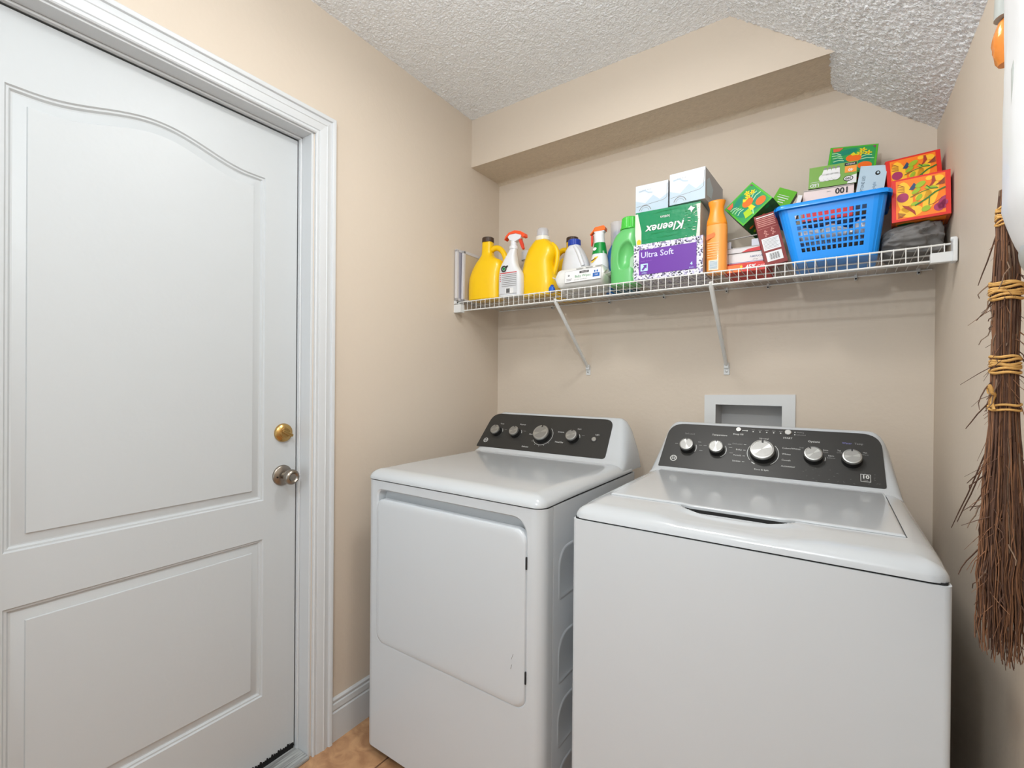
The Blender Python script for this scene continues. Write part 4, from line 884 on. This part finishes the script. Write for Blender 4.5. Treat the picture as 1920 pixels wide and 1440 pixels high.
# --- blue basket
BL = mat('blue_basket_plastic', (0, 142, 238), .32, coat=.15, var=.02)
t = thing('storage_basket', 'bright blue plastic basket with square lattice sides, full of light bulb boxes', 'basket', (1.440, -.205, ZB))
X0b, X1b, Y0b, Y1b = -.101, .106, -.086, .090; X0t, X1t, Y0t, Y1t = -.140, .126, -.106, .110; HB = .168
def bask(s_, h):   # s_ in [0,4): side and position; rounded rectangle interpolated in h
    k = int(s_) % 4; f = s_-int(s_); t_ = h/HB; x0, x1, y0, y1 = lerp(X0b, X0t, t_), lerp(X1b, X1t, t_), lerp(Y0b, Y0t, t_), lerp(Y1b, Y1t, t_); r = .024
    C4 = ((x0, y0), (x1, y0), (x1, y1), (x0, y1)); a, b_ = Vector(C4[k]), Vector(C4[(k+1) % 4]); L = (b_-a).length; p = a.lerp(b_, f); dr = (b_-a)/L; nin = Vector((-dr.y, dr.x))
    e = min(f, 1-f)*L
    if e < r: p = p+nin*(r-math.sqrt(max(0, r*r-(r-e)**2)))*1.0
    return (p.x, p.y, h)
cols = []
for sd in range(4):
    n_ = 12 if sd % 2 == 0 else 9; cs_ = [0, .03, .06, .09, .13]
    for k in range(n_): a = .15+.70*k/n_; cs_ += [a+.0001, a+.70/n_*.70]
    cs_ += [.853, .89, .93, .965]
    cols += [(sd+v, (4 < i < 4+2*n_ and (i-5) % 2 == 0)) for i, v in enumerate(cs_)]
rows = [(0.0, False), (.010, False), (.022, False)]
for k in range(7): a = .030+.0165*k; rows += [(a, True), (a+.0115, False)]
rows += [(.150, False), (.158, False), (HB, False)]
mb = MB(); nc = len(cols); vs = [bask(s_, h) for h, _ in rows for s_, _ in cols]; fs = []
for j in range(len(rows)-1):
    for i in range(nc):
        if rows[j][1] and cols[i][1]: continue
        a = j*nc+i; b_ = j*nc+(i+1) % nc; fs.append((a, b_, b_+nc, a+nc))
fs.append(tuple(range(nc-1, -1, -1)))
mb.add(vs, fs, BL); mb.build('basket_body', t, solid=.0022)
mb = MB(); ring = [bask(4*k/96, HB) for k in range(96)]; rr = []
cen = Vector((0, 0, 0))
for off, dz in ((-.001, -.002), (-.001, .004), (.003, .007), (.009, .006), (.012, .0), (.011, -.007), (.009, -.007), (.009, -.001), (.003, .002)):
    rr.append([(p[0]+off*(1 if p[0] > 0 else -1)*min(1, abs(p[0])/.11)**3+0*p[1], p[1]+off*(1 if p[1] > 0 else -1)*min(1, abs(p[1])/.08)**3, p[2]+dz-.010*(.5-.5*math.cos(PI*min(1, max(-1, p[0]/.14)))) *0) for p in ring])
mb.rings(rr, BL, True, False, False); mb.build('rim', t, smooth=50)
# contents of the basket
LG = c('led_green', (116, 164, 66)); LGD = c('led_dark_edge', (60, 70, 44)); CARD_SH = c('board_edge', (150, 146, 138))
t, mb = carton('light_bulb_box', 'green LED bulb box with four bulbs pictured, upside down atop the 100 box', 'light bulb box', (1.436, -.190, 1.899), (-.005, .162-.12, .023), (.124, .065, .066), [LG, LGD, LGD], 'light bulb boxes in the basket'); mb.build('carton', t, bevel=.0008)
mb = MB(); a, b_ = .062, .033
mb.pr([(a*.62, -b_*.98), (a*.99, -b_*.98), (a*.99, -b_*.2), (a*.72, -b_*.3)], WHITE, 1)
for k in range(4): x_ = -.020+.011*k; mb.ell(x_-.004, -.004, .0115, .0115, WHITE, 2+k); mb.pr([(x_-.009, .002), (x_+.006, .003), (x_+.005, .020), (x_-.004, .020)], WHITE, 2+k); mb.rect(x_-.003, x_+.004, .020, .026, GREYP, 2+k); mb.ringp(x_-.004, -.004, .0108, .0118, PRINT, 3+k, 3.4, 6.0, 8)
mb.rect(a*.50, a*.97, b_*.02, b_*.62, c('amber_ink', (240, 150, 50)), 2); mb.rect(a*.48, a*.97, b_*.66, b_*.92, BLACKP, 2); mb.text('ENERGY', a*.72, b_*.79, .006, WHITE, 3, rot=PI); mb.text('40', a*.74, b_*.26, .012, WHITE, 3, rot=PI, bold=.03)
mb.ell(a*.66, -b_*.52, .0125, .0085, BLACKP, 2); mb.ell(a*.66, -b_*.52, .0105, .0065, WHITE, 3); mb.text('300', a*.66, -b_*.52, .010, BLACKP, 4, rot=PI, bold=.03)
mb.text('LED', -a*.74, -b_*.72, .014, WHITE, 2, rot=PI, bold=.02); mb.rect(-a*.92, -a*.3, -b_*.45, -b_*.42, WHITE, 2)
mb.build('printed_label', t)
PKC = c('pale_pink_card', (232, 214, 212)); RDC = c('poppy_red_card', (222, 36, 48))
t, mb = carton('light_bulb_box', 'white and red bulb box reading 100 upside down, under the green LED box', 'light bulb box', (1.424, -.187, 1.816), (0, .035, .012), (.131, .065, .098), [PKC, c('dark_board', (70, 44, 44)), PKC], 'light bulb boxes in the basket')
a, b_ = .0655, .049; mb.rect(-a, a, -b_, -b_*.06, RDC, 1); mb.rect(-a, a, -b_*.06, b_*.10, c('rose_band', (238, 120, 128)), 1); mb.build('carton', t, bevel=.0008)
mb = MB(); mb.text('100', a*.55, b_*.70, .024, BLACKP, 3, rot=PI, bold=.03); mb.text('watt', a*.02, b_*.72, .006, GREYP, 3, rot=PI); mb.rect(-a, a, b_*.92, b_*.97, CARD_SH, 3); mb.build('printed_label', t)
LBC = c('light_blue_card', (186, 210, 226)); SAL = c('salmon_side', (206, 150, 132))
t, mb = carton('light_bulb_box', 'light blue bulb box standing on end at right in the basket', 'light bulb box', (1.532, -.185, 1.851), (-.22, .150, .08), (.067, .045, .122), [LBC, SAL, LBC], 'light bulb boxes in the basket'); mb.build('carton', t, bevel=.0008)
mb = MB(); mb.ell(.012, .036, .0062, .0072, BLACKP, 1); mb.ell(.0125, .037, .003, .0035, LBC, 2); mb.text('SOFTONE LED', -.020, -.004, .011, c('slate_ink', (60, 84, 110)), 1, rot=PI/2, sx=.9); mb.text('daylight', .008, -.010, .011, c('steel_ink', (100, 130, 160)), 1, rot=PI/2); mb.build('printed_label', t)
t, mb = carton('cardboard_sleeve', 'narrow white and red cardboard sleeve upright beside the 100 box, left in basket', 'carton', (1.338, -.205, 1.795), (0, .25, .05), (.012, .05, .115), [WHITE, c('mauve_side', (180, 140, 140)), WHITE]); mb.build('carton', t, bevel=.0006)
# dark packet and bulbs seen through the lattice
t, mb = carton('dark_packet', 'dark packet lying low inside the blue basket, seen through its lattice', 'packet', (1.436, -.236, 1.655), (0, 0, .02), (.185, .10, .040), [c('charcoal_packet', (48, 46, 50)), c('charcoal_packet', (48, 46, 50))]); mb.build('packet', t, bevel=.004)
BULB = mat('opal_bulb_glass', (232, 234, 238), .25, coat=.3, var=.01)
def bulb(loc, rot, label):
    t = thing('light_bulb', label, 'light bulb', loc, rot, 'loose bulbs in the basket')
    mb = MB(); mb.lathe([(0, -.030), (.012, -.028), (.021, -.020), (.025, -.008), (.0245, .004), (.019, .018), (.0135, .030), (.0125, .036)], BULB, 24, 'z'); mb.build('globe', t, smooth=60)
    mb = MB(); mb.lathe([(.0125, .036), (.0132, .038), (.0122, .041), (.0132, .044), (.0122, .047), (.0132, .050), (.010, .054), (.004, .058), (0, .058)], CHROME, 20, 'z'); mb.build('screw_base', t, smooth=60)
bulb((1.372, -.262, 1.702), (0, 1.45, .1), 'white bulb showing through left of basket lattice')
bulb((1.440, -.262, 1.702), (0, 1.75, -.1), 'white bulb showing through middle of basket lattice')
bulb((1.516, -.262, 1.702), (0, 1.65, .9), 'white bulb showing through right of basket lattice')

# --- orange-red vegetable-print boxes
OG = c('orange_ground', (250, 128, 20)); YG = c('yellow_ground', (254, 194, 44)); RB = c('red_border', (222, 40, 28)); BEET = c('beet_purple', (168, 48, 98)); LEAF = c('leaf_lime', (156, 186, 36)); DGR = c('stem_green', (28, 120, 48)); PEP = c('pepper_brown_red', (166, 54, 36)); NAVY = c('navy_leaf', (40, 70, 110)); BRR = c('root_brown', (146, 74, 44))
def veg_face(mb, a, b_):
    mb.rect(-a, a, -b_, b_, RB, 1); mb.rect(-a*.86, a*.84, -b_*.90, b_*.93, OG, 2)
    for x_, z_, rx, rz, r in ((-.55, .1, .28, .75, .1), (-.35, -.6, .42, .28, 0), (.1, .05, .3, .22, .4), (.35, -.05, .22, .7, -.3), (.6, .72, .2, .14, 0), (.3, .8, .12, .1, 0)): mb.ell(a*x_, b_*z_, a*rx, b_*rz, YG, 3, r)
    for x_, z_, r in ((-.62, .10, .21), (.62, -.62, .18), (.80, -.45, .12)): mb.ell(a*x_, b_*z_, a*r, b_*r*1.05, BEET, 5)
    mb.pr([(a*.55, -b_*.5), (a*.70, -b_*.20), (a*.84, -b_*.14), (a*.84, -b_*.72), (a*.62, -b_*.74)], BEET, 5)
    mb.pr([(-a*.40, b_*.42), (-a*.22, b_*.72), (-a*.12, b_*.55), (-a*.25, b_*.38)], NAVY, 5)
    for x_, z_, rx, rz, r in ((0, .58, .2, .12, .5), (-.15, .30, .18, .10, .6), (-.05, -.02, .16, .09, 1.0), (.35, .35, .22, .07, -.15), (.18, -.60, .16, .13, .4), (-.2, -.28, .14, .08, .3)): mb.ell(a*x_, b_*z_, a*rx, b_*rz, LEAF, 6, r)
    mb.line([(a*.20, b_*.48), (a*.34, b_*.30), (a*.60, b_*.26)], .0022, DGR, 7); mb.line([(-a*.2, -b_*.38), (a*.2, -b_*.15), (a*.5, b_*.10), (a*.84, b_*.24)], .0034, DGR, 7); mb.line([(a*.3, -b_*.1), (a*.28, -b_*.45)], .002, DGR, 7); mb.line([(-a*.35, b_*.05), (a*.05, b_*.22), (a*.3, b_*.28)], .0018, DGR, 7)
    mb.pr([(a*.40, b_*.86), (a*.48, b_*.86), (a*.52, b_*.62), (a*.40, b_*.44), (a*.28, b_*.36), (a*.38, b_*.58)], PEP, 6)
    mb.pr([(-a*.66, -b_*.26), (-a*.42, -b_*.36), (-a*.20, -b_*.62), (-a*.16, -b_*.86), (-a*.30, -b_*.66), (-a*.55, -b_*.42)], PEP, 6)
    for k in range(7): mb.line([(a*(.52+.03*k), b_*(.42+.02*k)), (a*.82, b_*(.42+.045*k))], .0018, BRR, 6)
    for k in range(5): mb.line([(-a*.80, -b_*(.60+.06*k)), (-a*(.52+.03*k), -b_*(.72+.03*k))], .0014, BRR, 6); mb.line([(-a*.8, b_*(.40+.09*k)), (-a*.55, b_*(.36+.06*k))], .0012, BRR, 6)
    mb.line([(a*.05, -b_*.55), (a*.45, -b_*.42), (a*.62, -b_*.30), (a*.74, -b_*.20)], .0012, BRR, 5)
SIDE = c('veg_side_pattern', (196, 84, 30), .5, var=.5, vscale=60)
def vegbox(F, e, d, label):
    t, mb = carton('tissue_box', label, 'tissue box', F, e, d, [RB, RB, SIDE], 'orange vegetable-print tissue boxes'); mb.build('carton', t, bevel=.001)
    mb = MB(); veg_face(mb, d[0]/2-.001, d[2]/2-.001); mb.build('printed_face', t)
    mb = MB(); a, dp, z_ = d[0]/2, d[1], -d[2]/2-.0005
    mb.add([(-a*.86, .008, z_), (a*.86, .008, z_), (a*.86, dp-.008, z_), (-a*.86, dp-.008, z_)], [(3, 2, 1, 0)], OG); 
    for k, (x_, y_, r, M) in enumerate(((-.5, .03, .02, DGR), (-.2, .05, .022, LEAF), (.3, .03, .015, YG), (.6, .05, .016, PEP), (-.6, .07, .014, LEAF))): mb.add([(a*x_+r*math.cos(q), y_+r*.5*math.sin(q), z_-.0004) for q in [k2*PI/6 for k2 in range(12)]], [tuple(range(12))[::-1]], M)
    mb.build('underside_print', t); return t
vegbox((1.637, -.278, 1.760), (-.02, -.020, -.045), (.122, .10, .118), 'orange vegetable-print tissue box in front, resting on grey cloth')
vegbox((1.632, -.168, 1.862), (-.015, -.075, .09), (.124, .10, .112), 'orange vegetable-print tissue box behind and above its twin, by right wall')

# --- grey cloth bundle
GC = mat('grey_cloth', (122, 121, 120), .85, bump=.5, bscale=220, var=.08, vscale=30, spec=.1)
mb = MB(); rr = []; N1, N2 = 96, 70
for j in range(N2+1):
    ph = -PI/2+PI*j/N2; ring = []
    for i in range(N1):
        th = 2*PI*i/N1; cx, cy, cz = math.cos(ph)*math.cos(th), math.cos(ph)*math.sin(th), math.sin(ph)
        d = Vector((cx, cy, cz)); f = 1+.18*noise.noise(d*1.6+Vector((3, 1, 7)))+.16*(1-abs(noise.noise(d*2.2+Vector((1, 4, 2))))*3.2)*.6+.10*(1-3*abs(noise.noise(d*4.1+Vector((0, d.z*2, 0)))))*.5
        X = .012+.080*math.copysign(abs(cx)**.8, cx)*f; Y = .095*math.copysign(abs(cy)**.75, cy)*f; Z = .040+.046*cz*f*(1.05+.45*max(-1, min(1, X/.08)))
        ring.append((max(-.052, min(.083, X)), max(-.118, Y), max(0, min(.082, Z))))
    rr.append(ring)
mb.rings(rr, GC)
cl = mb.build('folded_cloth', None, (1.608, -.180, ZB), (0, 0, 0), smooth=70); tag(cl, 'crumpled grey cloth bundle at right end of shelf, beneath orange boxes', 'cloth')

# ================================================================== BROOM on the right wall
BX, BY = 1.660, -1.02
T1 = mat('dark_twig', (84, 58, 44), .8, var=.35, vscale=90); T2 = mat('reddish_twig', (124, 86, 60), .8, var=.3, vscale=90); T3 = mat('grey_brown_twig', (122, 100, 82), .8, var=.3, vscale=90); TW = mat('golden_twine', (206, 160, 92), .75, var=.2, vscale=200, bump=.4, bscale=300)
BRM = thing('besom_broom', 'rustic brown twig broom bound with golden twine, hanging on right wall', 'broom', (BX, BY, .86))
def brad(z):  # bundle radius by height
    pts = [(.84, .023), (.90, .0265), (1.00, .0255), (1.10, .0215), (1.20, .0150), (1.28, .0130), (1.38, .0145), (1.42, .0135), (1.46, .0085), (1.50, .0055), (1.53, .004), (1.75, .004)]
    for (a, ra), (b_, rb) in zip(pts, pts[1:]):
        if z <= b_: return lerp(ra, rb, max(0, (z-a)/(b_-a)))
    return pts[-1][1]
def bxo(z): return -.0035*min(1, max(0, (z-1.43)/.06))
rnd = random.Random(11); mb = MB()
for k in range(620):
    a = rnd.uniform(0, 2*PI); q = math.sqrt(rnd.random()); z0 = rnd.uniform(1.05, 1.50); z1 = .845+abs(rnd.gauss(0, .075))+.02*q
    if k < 130: z0 = 1.525; z1 = rnd.uniform(1.1, 1.4); q *= .97
    if z1 > z0-.08: z1 = z0-.1
    n_ = 14; pts = []; ph = rnd.uniform(0, 6); sp = rnd.gauss(0, .10)
    for i in range(n_+1):
        z = lerp(z0, z1, i/n_); r = brad(z)*q; w_ = .0016+.005*max(0, (1.20-z)/.35)
        pts.append((bxo(z)+r*math.cos(a+sp*i/n_)+w_*noise.noise(Vector((ph, z*24, 0))), r*math.sin(a+sp*i/n_)*1.15+w_*noise.noise(Vector((ph+9, z*24, 5))), z-.86))
    pts = [(min(p[0], WX-BX-.006+.010), p[1], p[2]) for p in pts]
    r0_ = rnd.uniform(.0006, .0015); mb.tube(pts, [r0_*(1-.55*i/n_) for i in range(n_+1)], (T1, T1, T2, T3)[rnd.randrange(4)] if z1 > .95 else (T1, T2, T2, T1)[rnd.randrange(4)], 4)
    if rnd.random() < .45:   # a side twiglet
        i = rnd.randrange(4, n_-1); p = Vector(pts[i]); d = Vector((rnd.gauss(0, .7), rnd.gauss(0, .9), -1.3)).normalized(); L = rnd.uniform(.02, .055)
        mb.tube([p, p+d*L*.5+Vector((rnd.gauss(0, .003), rnd.gauss(0, .003), 0)), p+d*L], [r0_*.6, r0_*.45, r0_*.25], T2 if rnd.random() < .5 else T1, 4)
# strays on the outside
for k in range(34):
    z = rnd.uniform(.95, 1.44); a = rnd.uniform(2.0, 5.0); r = brad(z); p = Vector((r*math.cos(a), r*math.sin(a), z-.86)); d = Vector((math.cos(a)*.5, math.sin(a)*.5+rnd.gauss(0, .4), -1.1)).normalized(); L = rnd.uniform(.015, .05); pts = [p]
    for i in range(4): pts.append(pts[-1]+d*L/4+Vector((rnd.gauss(0, .0022), rnd.gauss(0, .0022), rnd.gauss(0, .001))))
    mb.tube(pts, [.0010, .0009, .0008, .0007, .0005], T1 if k % 3 else T3, 4)
for (dy, dx, z, L) in ((.004, -.006, 1.475, .075), (.010, -.010, 1.160, .13), (.014, -.008, 1.175, .16)):
    p = Vector((dx, dy, z-.86)); pts = [p+Vector((-.22*L*i/5*.9, .55*L*i/5, -L*i/5))+Vector((0, .003*math.sin(i*1.7), 0)) for i in range(6)]
    mb.tube(pts, [.0011, .001, .001, .0009, .0008, .0005], T1, 5)
br = mb.build('twig_bundle', BRM)
def band(z0, z1, n_, rr_, name='twine_band'):
    mb = MB()
    for k in range(n_):
        z = lerp(z0, z1, k/max(1, n_-1)); R1 = brad(z)*1.06+rr_*.6; pts = [(bxo(z)+R1*math.cos(a), R1*math.sin(a)*1.15, z-.86+.0012*math.sin(a*3+k)+.0015*math.sin(a+k*2)) for a in [2*PI*i/26 for i in range(27)]]
        mb.tube(pts, rr_, TW, 6)
    return mb.build(name, BRM, smooth=60)
band(1.371, 1.393, 7, .0019); band(1.268, 1.288, 6, .0019); band(1.476, 1.500, 8, .0015); band(1.216, 1.221, 2, .0016)
mb = MB(); s0 = Vector((-.012, -.012, 1.235-.86))
for dx, dy, dz in ((-.004, .012, .012), (-.006, -.014, .014), (-.003, .014, -.016), (-.004, -.010, -.020)):
    pts = [s0, s0+Vector((dx, dy*.5, dz*.9)), s0+Vector((dx*1.3, dy, dz)), s0+Vector((dx, dy*1.1, dz*.3)), s0+Vector((0, .001, 0))] if dz > 0 else [s0, s0+Vector((dx, dy*.5, dz*.5)), s0+Vector((dx*.6, dy, dz))]
    mb.tube(pts, .0021, TW, 6)
mb.build('twine_bow', BRM, smooth=60)

# ================================================================== PLASTIC BAG hanging on the right wall, nearer the camera
BAGM = mat('white_plastic_bag', (222, 224, 226), .4, bump=.5, bscale=18, var=.02, coat=.1); BAGG = mat('translucent_grey_film', (168, 172, 168), .3, var=.05, bump=.5, bscale=30); OP = mat('orange_foil', (232, 142, 62), .25, var=.25, vscale=40, bump=.8, bscale=60, metal=.25)
t = thing('plastic_bag', 'white plastic bag hanging on right wall in front of the broom', 'plastic bag', (1.660, -1.245, 1.40))
mb = MB(); rr = []
for j in range(41):
    z = lerp(1.375, 1.90, j/40); s_ = min(1, (z-1.375)/.065)**.5; u_ = (z-1.375)/.525; hw = .0415; hy = .062; ring = []
    for i in range(40):
        a = 2*PI*i/40; ca, sa = math.cos(a), math.sin(a); f = 1+.05*noise.noise(Vector((ca*1.5, sa*1.5, z*7)))+.035*(1-2*abs(noise.noise(Vector((ca*3, sa*3, z*11)))))
        x_ = -.002+hw*math.copysign(abs(ca)**.8, ca)*f*(.35+.65*s_); y_ = hy*math.copysign(abs(sa)**.8, sa)*f*(.45+.55*s_)
        ring.append((min(x_, .050), y_, z-1.40))
    rr.append(ring)
mb.rings(rr, BAGM); mb.build('bag_body', t, smooth=70)
mb = MB(); pts = [(-.034, .012, .135), (-.036, .002, .105), (-.037, -.004, .06)]
mb.tube([(-.0400, -.014, .200), (-.0415, -.014, .180), (-.0415, -.014, .140), (-.0400, -.014, .102)], [.001, .0028, .0024, .0008], BAGG, 8); mb.build('handle_slit', t, smooth=60)
mb = MB(); rr = []
for j in range(11):
    z = .0+.035-.06*(j/10); ring = []
    for i in range(20): a = 2*PI*i/20; f = math.sqrt(max(.02, 1-((j-5)/5.6)**2)); ring.append((-.006+.027*f*math.cos(a), .000+.045*f*math.sin(a), z-.015))
    rr.append(ring)
mb.rings(rr, BAGG); mb.build('sagging_corner', t, smooth=70)
t = thing('orange_packet', 'crinkled orange foil packet peeking out beside the hanging white bag', 'packet', (1.6265, -1.176, 1.627))
mb = MB(); rr = []
for j in range(13):
    z = .055*j/12; w_ = .0035+.010*math.sin(PI*min(1, .08+j/12*.92))**.7; ring = []
    for i in range(16): a = 2*PI*i/16; ring.append((w_*.8*math.cos(a)*(1+.25*noise.noise(Vector((i, j*.6, 0)))), w_*1.1*math.sin(a), z))
    rr.append(ring)
mb.rings(rr, OP); mb.build('foil_pouch', t, smooth=60)
mb = MB(); rr = []
for j in range(7):
    z = .055+.03*j/6; ring = []
    for i in range(14): a = 2*PI*i/14; ring.append((.010*math.cos(a)*(1-.1*j/6), .012*math.sin(a), z))
    rr.append(ring)
mb.rings(rr, BAGG); mb.build('clear_top', t, smooth=60)
